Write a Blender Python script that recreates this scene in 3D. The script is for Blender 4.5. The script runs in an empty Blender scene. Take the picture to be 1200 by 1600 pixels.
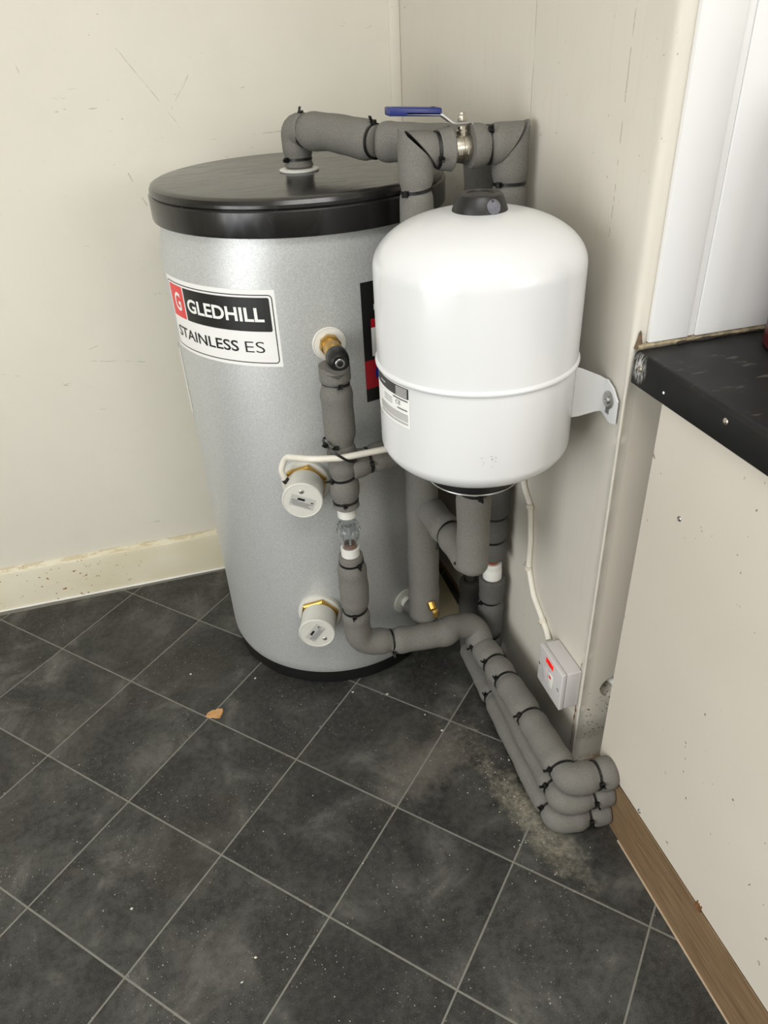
import bpy, bmesh, math, random
from mathutils import Vector, Matrix

random.seed(7)
SC = bpy.context.scene
COL = SC.collection
PI = math.pi
V = Vector

# ------------------------------------------------------------------ camera, world, lights, exposure
# Room axes: X along the back wall (right wall plane is X = 0), Y towards the back wall, Z up, metres.
cam_d = bpy.data.cameras.new('camera')
cam = bpy.data.objects.new('camera', cam_d); COL.objects.link(cam)
cam_d.sensor_fit = 'HORIZONTAL'; cam_d.sensor_width = 36.0
cam_d.lens = 1149.07 / 1200 * 36.0
cam_d.clip_start = 0.02
yaw, pitch, roll = math.radians(14.3), 0.58351, -0.0544
f0 = V((math.sin(yaw) * math.cos(pitch), math.cos(yaw) * math.cos(pitch), -math.sin(pitch)))
r0 = V((math.cos(yaw), -math.sin(yaw), 0)); u0 = r0.cross(f0)
r1 = math.cos(roll) * r0 + math.sin(roll) * u0
u1 = -math.sin(roll) * r0 + math.cos(roll) * u0
m = Matrix((r1, u1, -f0)).transposed().to_4x4()
m.translation = V((-0.5423, -0.7885, 1.2148))
cam.matrix_world = m
SC.camera = cam

W = bpy.data.worlds.new('world'); SC.world = W; W.use_nodes = True
bg = W.node_tree.nodes['Background']
bg.inputs['Color'].default_value = (0.80, 0.90, 1.0, 1); bg.inputs['Strength'].default_value = 1.2

def area(name, loc, target, sx, sy, power, col):
    d = bpy.data.lights.new(name, 'AREA'); d.shape = 'RECTANGLE'; d.size = sx; d.size_y = sy
    d.energy = power; d.color = col
    o = bpy.data.objects.new(name, d); COL.objects.link(o)
    o.location = loc
    o.rotation_euler = (V(target) - V(loc)).to_track_quat('-Z', 'Z').to_euler()
    return o
area('daylight_rear_window', (1.30, -2.90, 1.60), (1.30, 0, 1.60), 1.5, 1.15, 33, (1.0, 0.98, 0.955))
area('daylight_side_door', (-2.50, -1.30, 1.10), (0, -1.30, 1.10), 1.5, 1.95, 50, (1.0, 0.99, 0.97))
area('ceiling_panel_light', (-0.45, -1.15, 2.37), (-0.45, -1.1499, 0), 1.2, 0.6, 24, (1.0, 0.985, 0.96))

SC.view_settings.view_transform = 'Standard'
SC.view_settings.look = 'None'
SC.view_settings.gamma = 1.0
SC.view_settings.use_curve_mapping = False
SC.view_settings.exposure = -0.10

# ------------------------------------------------------------------ materials
def rgb(r, g, b):
    f = lambda c: (c / 255 / 12.92) if c / 255 <= 0.04045 else ((c / 255 + 0.055) / 1.055) ** 2.4
    return (f(r), f(g), f(b), 1)

class NT:
    def __init__(s, name):
        s.m = bpy.data.materials.new(name); s.m.use_nodes = True
        s.t = s.m.node_tree; s.p = s.t.nodes['Principled BSDF']
    def n(s, typ, **kw):
        x = s.t.nodes.new(typ)
        for k, v in kw.items(): setattr(x, k, v)
        return x
    def l(s, a, b): s.t.links.new(a, b)
    def pos(s): return s.n('ShaderNodeNewGeometry').outputs['Position']
    def noise(s, vec, scale, detail=4, rough=0.55, dist=0.0):
        x = s.n('ShaderNodeTexNoise'); x.inputs['Scale'].default_value = scale
        x.inputs['Detail'].default_value = detail; x.inputs['Roughness'].default_value = rough
        x.inputs['Distortion'].default_value = dist
        s.l(vec, x.inputs['Vector']); return x.outputs['Fac']
    def ramp(s, fac, stops, interp='LINEAR'):
        x = s.n('ShaderNodeValToRGB'); x.color_ramp.interpolation = interp
        e = x.color_ramp.elements
        e[0].position, e[0].color = stops[0]; e[1].position, e[1].color = stops[-1]
        for p, c in stops[1:-1]:
            q = e.new(p); q.color = c
        s.l(fac, x.inputs['Fac']); return x.outputs['Color']
    def mask(s, fac, a, b):
        x = s.n('ShaderNodeMapRange'); x.inputs['From Min'].default_value = a; x.inputs['From Max'].default_value = b
        s.l(fac, x.inputs['Value']); return x.outputs['Result']
    def math(s, op, a, b=None, c=None):
        x = s.n('ShaderNodeMath', operation=op)
        for i, v in enumerate((a, b, c)):
            if v is None: continue
            if isinstance(v, (int, float)): x.inputs[i].default_value = v
            else: s.l(v, x.inputs[i])
        return x.outputs[0]
    def mix(s, fac, a, b):
        x = s.n('ShaderNodeMix', data_type='RGBA')
        if isinstance(fac, (int, float)): x.inputs[0].default_value = fac
        else: s.l(fac, x.inputs[0])
        for i, v in ((6, a), (7, b)):
            if isinstance(v, tuple): x.inputs[i].default_value = v
            else: s.l(v, x.inputs[i])
        return x.outputs[2]
    def sep(s, vec):
        x = s.n('ShaderNodeSeparateXYZ'); s.l(vec, x.inputs[0]); return x.outputs
    def mapping(s, vec, scale):
        x = s.n('ShaderNodeVectorMath', operation='MULTIPLY'); s.l(vec, x.inputs[0]); x.inputs[1].default_value = scale
        return x.outputs[0]
    def bump(s, h, strength, dist=0.001):
        x = s.n('ShaderNodeBump'); x.inputs['Strength'].default_value = strength; x.inputs['Distance'].default_value = dist
        s.l(h, x.inputs['Height']); s.l(x.outputs[0], s.p.inputs['Normal'])
    def base(s, c):
        if isinstance(c, tuple): s.p.inputs['Base Color'].default_value = c
        else: s.l(c, s.p.inputs['Base Color'])
    def set(s, rough=None, metal=None, spec=None, **kw):
        if rough is not None: s.p.inputs['Roughness'].default_value = rough
        if metal is not None: s.p.inputs['Metallic'].default_value = metal
        if spec is not None: s.p.inputs['Specular IOR Level'].default_value = spec
        for k, v in kw.items(): s.p.inputs[k.replace('_', ' ')].default_value = v
        return s

def plain(name, c, rough=0.5, metal=0.0, var=0.06, scale=40, bump=0.0, spec=None, **kw):
    t = NT(name); f = t.noise(t.pos(), scale)
    lo = tuple(x * (1 - var) for x in c[:3]) + (1,); hi = tuple(min(1, x * (1 + var)) for x in c[:3]) + (1,)
    t.base(t.ramp(f, [(0.3, lo), (0.7, hi)])); t.set(rough, metal, spec, **kw)
    if bump: t.bump(t.noise(t.pos(), scale * 4), bump)
    return t.m

M = {}
def wall_mat(name, c, speck=0.75, crack_y=None, mould=False, scratches=()):
    t = NT(name); P = t.pos()
    big = t.noise(P, 1.6, 3); fine = t.noise(P, 14, 5)
    col = t.ramp(big, [(0.3, tuple(x * 0.955 for x in c[:3]) + (1,)), (0.7, c)])
    col = t.mix(t.math('MULTIPLY', t.mask(fine, 0.5, 0.75), 0.22), col, tuple(x * 0.87 for x in c[:3]) + (1,))
    # sparse chips and scuffs
    sp = t.noise(P, 130, 2, 0.4); pl = t.noise(P, 3.1, 2)
    k = t.math('MULTIPLY', t.mask(sp, speck, speck + 0.02), t.mask(pl, 0.52, 0.58))
    col = t.mix(t.math('MULTIPLY', k, 0.6), col, rgb(130, 118, 100))
    st = t.noise(t.mapping(P, (14, 14, 60)), 3, 2, 0.4, 1.0)
    k2 = t.math('MULTIPLY', t.mask(st, 0.74, 0.76), t.mask(t.noise(P, 2.3, 1), 0.5, 0.55))
    col = t.mix(t.math('MULTIPLY', k2, 0.45), col, rgb(150, 140, 122))
    x, y, z = t.sep(P)
    if crack_y is not None:
        wob = t.math('MULTIPLY', t.math('SUBTRACT', t.noise(P, 9, 2), 0.5), 0.006)
        d = t.math('ABSOLUTE', t.math('SUBTRACT', t.math('ADD', y, wob), crack_y))
        k3 = t.math('MULTIPLY', t.math('LESS_THAN', d, 0.0008), t.mask(t.noise(P, 11, 2), 0.47, 0.52))
        col = t.mix(t.math('MULTIPLY', k3, 0.6), col, rgb(130, 118, 100))
        d2 = t.math('ABSOLUTE', t.math('SUBTRACT', t.math('ADD', y, wob), 0.085))
        k5 = t.math('MULTIPLY', t.math('MULTIPLY', t.math('LESS_THAN', d2, 0.0010), t.mask(t.noise(P, 38, 3), 0.5, 0.54)), t.mask(z, 0.93, 0.98))
        col = t.mix(t.math('MULTIPLY', k5, 0.55), col, rgb(140, 128, 108))
        sc2 = t.noise(t.mapping(P, (1, 30, 3)), 3.5, 3, 0.5)
        col = t.mix(t.math('MULTIPLY', t.mask(sc2, 0.55, 0.75), 0.10), col, rgb(176, 164, 142))
    for x0, z0, x1, z1 in scratches:
        L_ = math.hypot(x1 - x0, z1 - z0); ux, uz = (x1 - x0) / L_, (z1 - z0) / L_
        wz = t.math('ADD', z, t.math('MULTIPLY', t.math('SUBTRACT', t.noise(P, 24, 2), 0.5), 0.008))
        dx = t.math('SUBTRACT', x, x0); dz = t.math('SUBTRACT', wz, z0)
        al = t.math('ADD', t.math('MULTIPLY', dx, ux), t.math('MULTIPLY', dz, uz))
        ac = t.math('ABSOLUTE', t.math('SUBTRACT', t.math('MULTIPLY', dx, uz), t.math('MULTIPLY', dz, ux)))
        kk = t.math('MULTIPLY', t.mask(ac, 0.0011, 0.0003), t.math('MULTIPLY', t.math('GREATER_THAN', al, 0.0), t.math('LESS_THAN', al, L_)))
        kk = t.math('MULTIPLY', kk, t.mask(t.noise(P, 60, 2), 0.38, 0.6))
        col = t.mix(t.math('MULTIPLY', kk, 0.55 if L_ > 0.05 else 0.8), col, rgb(140, 134, 122))
    if mould:
        zz = t.math('MULTIPLY', t.mask(z, 0.07, 0.10), t.mask(z, 0.235, 0.19))
        ms = t.mask(t.noise(P, 170, 2, 0.4), 0.6, 0.64)
        k4 = t.math('MULTIPLY', t.math('MULTIPLY', zz, ms), t.mask(t.noise(P, 22, 2), 0.42, 0.52))
        col = t.mix(t.math('MULTIPLY', k4, 0.9), col, rgb(92, 86, 76))
        lo = t.math('MULTIPLY', t.mask(z, 0.045, 0.025), t.mask(t.noise(P, 60, 3), 0.4, 0.5))
        col = t.mix(lo, col, rgb(176, 152, 124))
    t.base(col); t.set(0.55, spec=0.35); t.bump(fine, 0.12, 0.002)
    return t.m
M['wall'] = wall_mat('cream_paint_back', rgb(225, 221, 208), 0.8, scratches=((-0.577, 1.203, -0.485, 1.065), (-0.497, 1.097, -0.452, 1.155), (-0.758, 1.193, -0.754, 1.172), (-0.765, 0.646, -0.747, 0.654), (-0.603, 0.993, -0.597, 0.975), (-0.586, 0.946, -0.579, 0.928), (-0.345, 1.043, -0.286, 1.043), (-0.777, 0.621, -0.653, 0.601), (-0.747, 0.173, -0.711, 0.175)))
M['wall_r'] = wall_mat('cream_paint_right', rgb(211, 206, 195), 0.72, crack_y=0.335)
M['wall_ret'] = wall_mat('cream_paint_return', rgb(220, 214, 202), 0.78, mould=True)
M['ceil'] = plain('white_ceiling', rgb(232, 230, 224), 0.8)

def skirt_mat():
    t = NT('cream_gloss'); P = t.pos(); c = rgb(226, 218, 192)
    col = t.ramp(t.noise(P, 4, 4), [(0.3, rgb(216, 207, 178)), (0.7, rgb(230, 224, 204))])
    x, y, z = t.sep(P)
    k = t.math('MULTIPLY', t.mask(t.noise(P, 105, 2, 0.4), 0.68, 0.71), t.mask(x, -0.75, -0.95))
    col = t.mix(k, col, rgb(150, 112, 74))
    edge = t.math('MULTIPLY', t.mask(z, 0.108, 0.114), t.mask(t.noise(t.mapping(P, (1, 1, 6)), 26, 4), 0.48, 0.55))
    col = t.mix(t.math('MULTIPLY', edge, 0.5), col, rgb(186, 166, 120))
    t.base(col); t.set(0.4, spec=0.4); t.bump(t.noise(t.mapping(P, (1, 1, 5)), 30, 4), 0.25, 0.002)
    return t.m
M['skirt'] = skirt_mat()

def tile_mat():
    t = NT('charcoal_vinyl_tile'); P = t.pos()
    oi = t.n('ShaderNodeObjectInfo').outputs['Random']
    off = t.n('ShaderNodeVectorMath', operation='ADD'); t.l(P, off.inputs[0])
    cmb = t.n('ShaderNodeCombineXYZ'); t.l(t.math('MULTIPLY', oi, 37.0), cmb.inputs[0]); t.l(t.math('MULTIPLY', oi, 19.0), cmb.inputs[1])
    t.l(cmb.outputs[0], off.inputs[1]); Q = off.outputs[0]
    cl = t.noise(Q, 7.5, 6, 0.62, 0.6); fi = t.noise(Q, 85, 5, 0.6)
    col = t.ramp(cl, [(0.30, rgb(30, 30, 29)), (0.45, rgb(43, 43, 41)), (0.57, rgb(66, 66, 63)), (0.70, rgb(102, 101, 96))])
    col = t.mix(t.math('MULTIPLY', t.mask(fi, 0.42, 0.62), 0.28), col, rgb(80, 79, 76))
    col = t.mix(t.math('MULTIPLY', t.mask(fi, 0.5, 0.34), 0.35), col, rgb(30, 30, 29))
    gr = t.noise(P, 520, 3, 0.7)
    col = t.mix(t.math('MULTIPLY', t.mask(gr, 0.52, 0.68), 0.30), col, rgb(112, 110, 104))
    col = t.mix(t.math('MULTIPLY', t.mask(gr, 0.48, 0.34), 0.30), col, rgb(22, 22, 21))
    # per tile tone
    tone = t.n('ShaderNodeHueSaturation'); t.l(t.math('ADD', 0.86, t.math('MULTIPLY', oi, 0.28)), tone.inputs['Value']); t.l(col, tone.inputs['Color'])
    col = tone.outputs['Color']
    # brownish wear, dust specks
    col = t.mix(t.math('MULTIPLY', t.mask(t.noise(P, 3.3, 3), 0.52, 0.72), 0.35), col, rgb(74, 68, 60))
    sp = t.mask(t.noise(P, 300, 1, 0.3), 0.725, 0.755)
    col = t.mix(t.math('MULTIPLY', t.math('MULTIPLY', sp, t.mask(t.noise(P, 6, 3), 0.42, 0.58)), 0.8), col, rgb(176, 174, 166))
    # plaster dust swept against the pipes by the corner
    x, y, z = t.sep(P)
    def blob(cx, cy, rx, ry, ang):
        c, s = math.cos(ang), math.sin(ang)
        dx = t.math('SUBTRACT', x, cx); dy = t.math('SUBTRACT', y, cy)
        a = t.math('DIVIDE', t.math('ADD', t.math('MULTIPLY', dx, c), t.math('MULTIPLY', dy, s)), rx)
        b = t.math('DIVIDE', t.math('SUBTRACT', t.math('MULTIPLY', dy, c), t.math('MULTIPLY', dx, s)), ry)
        r = t.math('SQRT', t.math('ADD', t.math('MULTIPLY', a, a), t.math('MULTIPLY', b, b)))
        r = t.math('ADD', r, t.math('MULTIPLY', t.math('SUBTRACT', t.noise(P, 26, 6, 0.7), 0.5), 2.2))
        return t.mask(r, 1.0, 0.25)
    b1 = blob(-0.112, -0.070, 0.040, 0.15, 0.25); b2 = blob(-0.26, 0.10, 0.13, 0.07, 0.4); b3 = blob(-0.16, 0.13, 0.06, 0.14, 0.3)
    g = t.mask(t.noise(P, 120, 5, 0.7), 0.35, 0.62)
    col = t.mix(t.math('MULTIPLY', t.math('MULTIPLY', b1, g), 0.8), col, rgb(166, 160, 142))
    col = t.mix(t.math('MULTIPLY', b1, 0.25), col, rgb(140, 134, 120))
    col = t.mix(t.math('MULTIPLY', b2, 0.42), col, rgb(132, 126, 118))
    col = t.mix(t.math('MULTIPLY', t.math('MULTIPLY', b3, g), 0.30), col, rgb(140, 134, 122))
    t.base(col); t.set(0.5, spec=0.4)
    t.bump(t.noise(Q, 160, 4), 0.18, 0.0012)
    return t.m
M['tile'] = tile_mat()
M['grout'] = plain('grey_tile_joint', rgb(124, 122, 115), 0.8, var=0.12, scale=60)

def foam_mat(name, c):
    t = NT(name); P = t.pos()
    f = t.noise(P, 420, 3, 0.6); g = t.noise(P, 26, 3)
    a = tuple(x * 0.86 for x in c[:3]) + (1,); b = tuple(x * 1.14 for x in c[:3]) + (1,)
    col = t.ramp(f, [(0.32, a), (0.68, b)])
    col = t.mix(t.math('MULTIPLY', t.mask(g, 0.5, 0.75), 0.3), col, tuple(x * 1.1 for x in c[:3]) + (1,))
    t.base(col); t.set(0.78, spec=0.3); t.bump(f, 0.35, 0.0009)
    return t.m
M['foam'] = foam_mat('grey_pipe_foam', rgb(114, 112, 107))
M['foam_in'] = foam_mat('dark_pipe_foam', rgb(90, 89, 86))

def silver_mat():
    t = NT('silver_flecked_paint'); P = t.pos()
    f = t.noise(P, 420, 3, 0.65)
    t.base(t.ramp(f, [(0.33, rgb(180, 182, 182)), (0.67, rgb(206, 208, 208))]))
    t.set(0.42, 0.35); t.bump(f, 0.08, 0.0005)
    r = t.mask(t.noise(P, 200, 2), 0.2, 0.9)
    t.l(t.math('ADD', 0.32, t.math('MULTIPLY', r, 0.16)), t.p.inputs['Roughness'])
    return t.m
M['silver'] = silver_mat()
def lid_mat():
    t = NT('black_satin_plastic'); P = t.pos()
    t.base(t.ramp(t.noise(P, 9, 4), [(0.3, rgb(18, 18, 18)), (0.7, rgb(24, 23, 22))]))
    sc = t.noise(t.mapping(P, (3, 22, 3)), 6, 4, 0.6, 0.8)
    t.l(t.math('ADD', 0.2, t.math('MULTIPLY', t.mask(sc, 0.45, 0.75), 0.12)), t.p.inputs['Roughness'])
    t.set(spec=0.6); t.bump(t.noise(P, 30, 2), 0.03, 0.001)
    return t.m
M['lid'] = lid_mat()
M['black'] = plain('black_plastic', rgb(22, 22, 22), 0.38)
M['tie'] = plain('black_nylon', rgb(14, 14, 14), 0.42)
M['white_gloss'] = plain('white_enamel', rgb(217, 218, 219), 0.21, var=0.015, scale=3, spec=0.6)
M['white'] = plain('white_plastic', rgb(226, 226, 220), 0.35, var=0.03)
M['off_white'] = plain('off_white_plastic', rgb(206, 206, 198), 0.42, var=0.03)
M['cap_label'] = plain('grey_foil_label', rgb(184, 184, 180), 0.35, var=0.03)
M['cable'] = plain('white_pvc_cable', rgb(226, 222, 210), 0.4, var=0.04)
M['painted_cable'] = plain('paint_covered_cable', rgb(216, 208, 192), 0.5, var=0.06, scale=80, bump=0.1)
M['spur'] = plain('pale_grey_plastic', rgb(204, 200, 200), 0.35, var=0.02)
M['brass'] = plain('brass', rgb(196, 158, 84), 0.3, 1.0, var=0.12, scale=120)
M['nickel'] = plain('nickel', rgb(190, 184, 172), 0.3, 1.0, var=0.1, scale=150, bump=0.05)
M['steel'] = plain('zinc_steel', rgb(186, 186, 184), 0.32, 1.0, var=0.1, scale=150)
M['copper'] = plain('copper', rgb(196, 116, 84), 0.32, 1.0, var=0.12, scale=90)
M['blue'] = plain('blue_vinyl_grip', rgb(26, 40, 108), 0.35, var=0.06)
M['print_white'] = plain('white_print', rgb(236, 236, 234), 0.45, var=0.01)
M['print_black'] = plain('black_print', rgb(16, 16, 17), 0.4, var=0.02)
M['print_grey'] = plain('grey_print', rgb(110, 110, 108), 0.5, var=0.02)
M['print_red'] = plain('red_print', rgb(226, 62, 62), 0.4, var=0.02)
M['print_dred'] = plain('dark_red_print', rgb(176, 18, 36), 0.4, var=0.02)
M['print_blue'] = plain('blue_print', rgb(26, 44, 150), 0.4, var=0.02)
M['panel_white'] = plain('white_wall_cladding', rgb(230, 230, 229), 0.18, var=0.01, scale=5, spec=0.55)
M['panel_cream'] = None
M['timber'] = plain('raw_timber', rgb(176, 150, 120), 0.8, var=0.25, scale=60, bump=0.3)
M['cream_board'] = plain('cream_floor_board', rgb(186, 176, 146), 0.6, var=0.08, scale=12)
M['dirt'] = plain('grimy_sealant', rgb(146, 134, 108), 0.7, var=0.55, scale=90, bump=0.4)
M['dark_dirt'] = plain('dark_grime', rgb(44, 38, 30), 0.9, var=0.4, scale=80)
M['rust'] = plain('rusty_crack', rgb(120, 84, 48), 0.9, var=0.4, scale=120)
M['red_can'] = plain('dark_red_plastic', rgb(70, 14, 20), 0.3, var=0.05)
def clear_mat():
    t = NT('clear_plastic'); t.base(rgb(236, 240, 240)); t.set(0.06); t.p.inputs['Transmission Weight'].default_value = 0.95
    t.p.inputs['IOR'].default_value = 1.10; t.p.inputs['Coat Weight'].default_value = 0.6; t.p.inputs['Coat Roughness'].default_value = 0.04
    return t.m
M['clear'] = clear_mat()
def neon_mat():
    t = NT('lit_neon'); t.base(rgb(200, 20, 14)); t.set(0.2)
    f = t.noise(t.mapping(t.pos(), (1, 1, 2)), 60, 1)
    t.l(t.ramp(f, [(0.4, rgb(170, 4, 4)), (0.7, rgb(255, 60, 36))]), t.p.inputs['Emission Color'])
    t.p.inputs['Emission Strength'].default_value = 0.9
    return t.m
M['neon'] = neon_mat()
def cab_mat():
    t = NT('cream_cabinet_panel'); P = t.pos()
    col = t.ramp(t.noise(P, 2.2, 3), [(0.3, rgb(206, 199, 186)), (0.7, rgb(214, 208, 196))])
    k = t.math('MULTIPLY', t.mask(t.noise(t.mapping(P, (1, 1.5, 1)), 75, 2, 0.4), 0.73, 0.75), t.mask(t.noise(P, 5, 2), 0.5, 0.56))
    col = t.mix(t.math('MULTIPLY', k, 0.8), col, rgb(110, 92, 66))
    t.base(col); t.set(0.4, spec=0.4)
    return t.m
M['panel_cream'] = cab_mat()
def wood_mat():
    t = NT('oak_plinth'); P = t.pos()
    g = t.noise(t.mapping(P, (1, 3.0, 60)), 4, 6, 0.6, 0.4); h = t.noise(t.mapping(P, (1, 6, 220)), 3, 3)
    col = t.ramp(g, [(0.3, rgb(104, 83, 60)), (0.5, rgb(126, 103, 77)), (0.7, rgb(142, 119, 91))])
    col = t.mix(t.math('MULTIPLY', t.mask(h, 0.5, 0.7), 0.25), col, rgb(100, 78, 54))
    t.base(col); t.set(0.45, spec=0.35)
    return t.m
M['oak'] = wood_mat()
def top_mat():
    t = NT('black_laminate'); P = t.pos(); x, y, z = t.sep(P)
    col = t.ramp(t.noise(P, 9, 5, 0.6), [(0.3, rgb(18, 18, 18)), (0.7, rgb(33, 33, 32))])
    sm = t.math('MULTIPLY', t.mask(t.noise(t.mapping(P, (1, 3, 1)), 26, 3), 0.62, 0.7), t.mask(z, 0.849, 0.8515))
    col = t.mix(t.math('MULTIPLY', sm, 0.3), col, rgb(120, 116, 108))
    # scraped patch round the first screw
    dy = t.math('MULTIPLY', t.math('SUBTRACT', y, -0.022), 1.3); dz = t.math('SUBTRACT', z, 0.835)
    r = t.math('SQRT', t.math('ADD', t.math('MULTIPLY', dy, dy), t.math('MULTIPLY', dz, dz)))
    k = t.math('MULTIPLY', t.math('MULTIPLY', t.mask(r, 0.022, 0.003), 1.3), t.math('LESS_THAN', x, 0.005))
    s = t.mask(t.noise(t.mapping(P, (1, 1.5, 0.5)), 210, 4, 0.6, 0.5), 0.40, 0.58)
    k = t.math('MINIMUM', t.math('MULTIPLY', k, s), 1.0)
    col = t.mix(k, col, rgb(196, 194, 188))
    t.base(col); t.set(0.45, spec=0.25); t.bump(t.noise(P, 300, 2), 0.08, 0.0005)
    return t.m
M['worktop'] = top_mat()
M['chip'] = plain('torn_cardboard', rgb(196, 150, 98), 0.8, var=0.2, scale=150, bump=0.3)
M['grit'] = plain('pale_grit', rgb(206, 202, 190), 0.8, var=0.15)

# ------------------------------------------------------------------ object helpers (geometry is given in room coordinates)
def origin_of(o):
    v = V((0, 0, 0))
    while o is not None:
        v += o.location; o = o.parent
    return v
def obj(name, bm, mat, parent=None, smooth=True, angle=35, at=None):
    off = V(at) if at is not None else (origin_of(parent) if parent else V((0, 0, 0)))
    bmesh.ops.translate(bm, verts=bm.verts, vec=-off)
    me = bpy.data.meshes.new(name); bm.to_mesh(me); bm.free()
    me.materials.append(mat)
    if smooth:
        me.polygons.foreach_set('use_smooth', [True] * len(me.polygons))
        me.set_sharp_from_angle(angle=math.radians(angle))
    o = bpy.data.objects.new(name, me); COL.objects.link(o)
    if parent: o.parent = parent
    if at is not None: o.location = off - (origin_of(parent) if parent else V((0, 0, 0)))
    return o
def tag(o, label, cat, group=None):
    o['label'] = label; o['category'] = cat
    if group: o['group'] = group
    return o
def thing(name, label, cat, loc, group=None):
    o = bpy.data.objects.new(name, None); COL.objects.link(o); o.location = loc; o.empty_display_size = 0.05
    return tag(o, label, cat, group)
def struct(name, bm, mat, **kw):
    o = obj(name, bm, mat, **kw); o['kind'] = 'structure'; return o
def frame(d, up=None):
    d = V(d).normalized(); up = V(up) if up else (V((0, 0, 1)) if abs(d.z) < 0.9 else V((0, 1, 0)))
    a = up.cross(d).normalized(); return a, d.cross(a), d        # right, up', axis
def add_box(bm, lo, hi, bevel=0.0, seg=2):
    r = bmesh.ops.create_cube(bm, size=1.0); vs = r['verts']
    lo, hi = V(lo), V(hi)
    for v in vs: v.co = V([lo[i] + (v.co[i] + 0.5) * (hi[i] - lo[i]) for i in range(3)])
    if bevel:
        es = list({e for v in vs for e in v.link_edges})
        bmesh.ops.bevel(bm, geom=es, offset=bevel, segments=seg, profile=0.5, affect='EDGES')
    return bm
def box(lo, hi, bevel=0.0, seg=2):
    return add_box(bmesh.new(), lo, hi, bevel, seg)
def add_lathe(bm, prof, org=(0, 0, 0), axis=(0, 0, 1), seg=48, squash=None, ph=0.0):
    """prof: list of (radius, height); closed with caps where radius > 0 at the ends"""
    a, b, d = frame(axis); org = V(org); rings = []
    for r, h in prof:
        if r < 1e-6: rings.append([bm.verts.new(org + d * h)])
        else: rings.append([bm.verts.new(org + d * h + (a * math.cos(ph + 2 * PI * k / seg) + b * math.sin(ph + 2 * PI * k / seg)) * r) for k in range(seg)])
    for p, q in zip(rings, rings[1:]):
        for k in range(seg):
            j = (k + 1) % seg
            if len(p) == 1 and len(q) == 1: continue
            if len(p) == 1: bm.faces.new((p[0], q[j], q[k]))
            elif len(q) == 1: bm.faces.new((p[k], p[j], q[0]))
            else: bm.faces.new((p[k], p[j], q[j], q[k]))
    if len(rings[0]) > 1: bm.faces.new(list(reversed(rings[0])))
    if len(rings[-1]) > 1: bm.faces.new(rings[-1])
    bmesh.ops.recalc_face_normals(bm, faces=bm.faces)
    return bm
def lathe(prof, org=(0, 0, 0), axis=(0, 0, 1), seg=48, ph=0.0):
    return add_lathe(bmesh.new(), prof, org, axis, seg, ph=ph)

def smooth_path(pts, rad=0.03, step=0.005):
    """polyline with filleted corners, resampled"""
    pts = [V(p) for p in pts]; out = [pts[0]]
    for i in range(1, len(pts) - 1):
        a, b, c = pts[i - 1], pts[i], pts[i + 1]
        u = (a - b); w = (c - b); lu, lw = u.length, w.length; u.normalize(); w.normalize()
        ang = u.angle(w)
        if ang > PI - 0.03: out.append(b); continue
        t = min(rad / math.tan(ang / 2), lu * 0.48, lw * 0.48)
        for k in range(9):
            s = k / 8
            out.append((b + u * t) * (1 - s) ** 2 + b * 2 * s * (1 - s) + (b + w * t) * s * s)
    out.append(pts[-1])
    seg = [0.0]
    for a, b in zip(out, out[1:]): seg.append(seg[-1] + (b - a).length)
    L = seg[-1]; n = max(2, int(round(L / step))); res = []; j = 0
    for k in range(n + 1):
        s = L * k / n
        while j < len(seg) - 2 and seg[j + 1] < s: j += 1
        d = seg[j + 1] - seg[j]
        res.append(out[j].lerp(out[j + 1], 0 if d < 1e-9 else (s - seg[j]) / d))
    return res, L
def tangents(P):
    T = []
    for i in range(len(P)):
        T.append((P[min(i + 1, len(P) - 1)] - P[max(i - 1, 0)]).normalized())
    return T
def sweep(bm, P, radii, seg=24, caps=True, jitter=0.0):
    T = tangents(P); a, b, _ = frame(T[0]); rings = []
    for i, p in enumerate(P):
        if i:
            q = T[i - 1].rotation_difference(T[i]); a = q @ a; b = q @ b
        rings.append([bm.verts.new(p + (a * math.cos(2 * PI * k / seg) + b * math.sin(2 * PI * k / seg)) * radii[i]) for k in range(seg)])
    for p, q in zip(rings, rings[1:]):
        for k in range(seg):
            j = (k + 1) % seg; bm.faces.new((p[k], p[j], q[j], q[k]))
    if caps:
        bm.faces.new(list(reversed(rings[0]))); bm.faces.new(rings[-1])
    return bm
def tube(pts, r, rad=0.02, seg=12, step=0.006):
    P, L = smooth_path(pts, rad, step); return sweep(bmesh.new(), P, [r] * len(P), seg)

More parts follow.
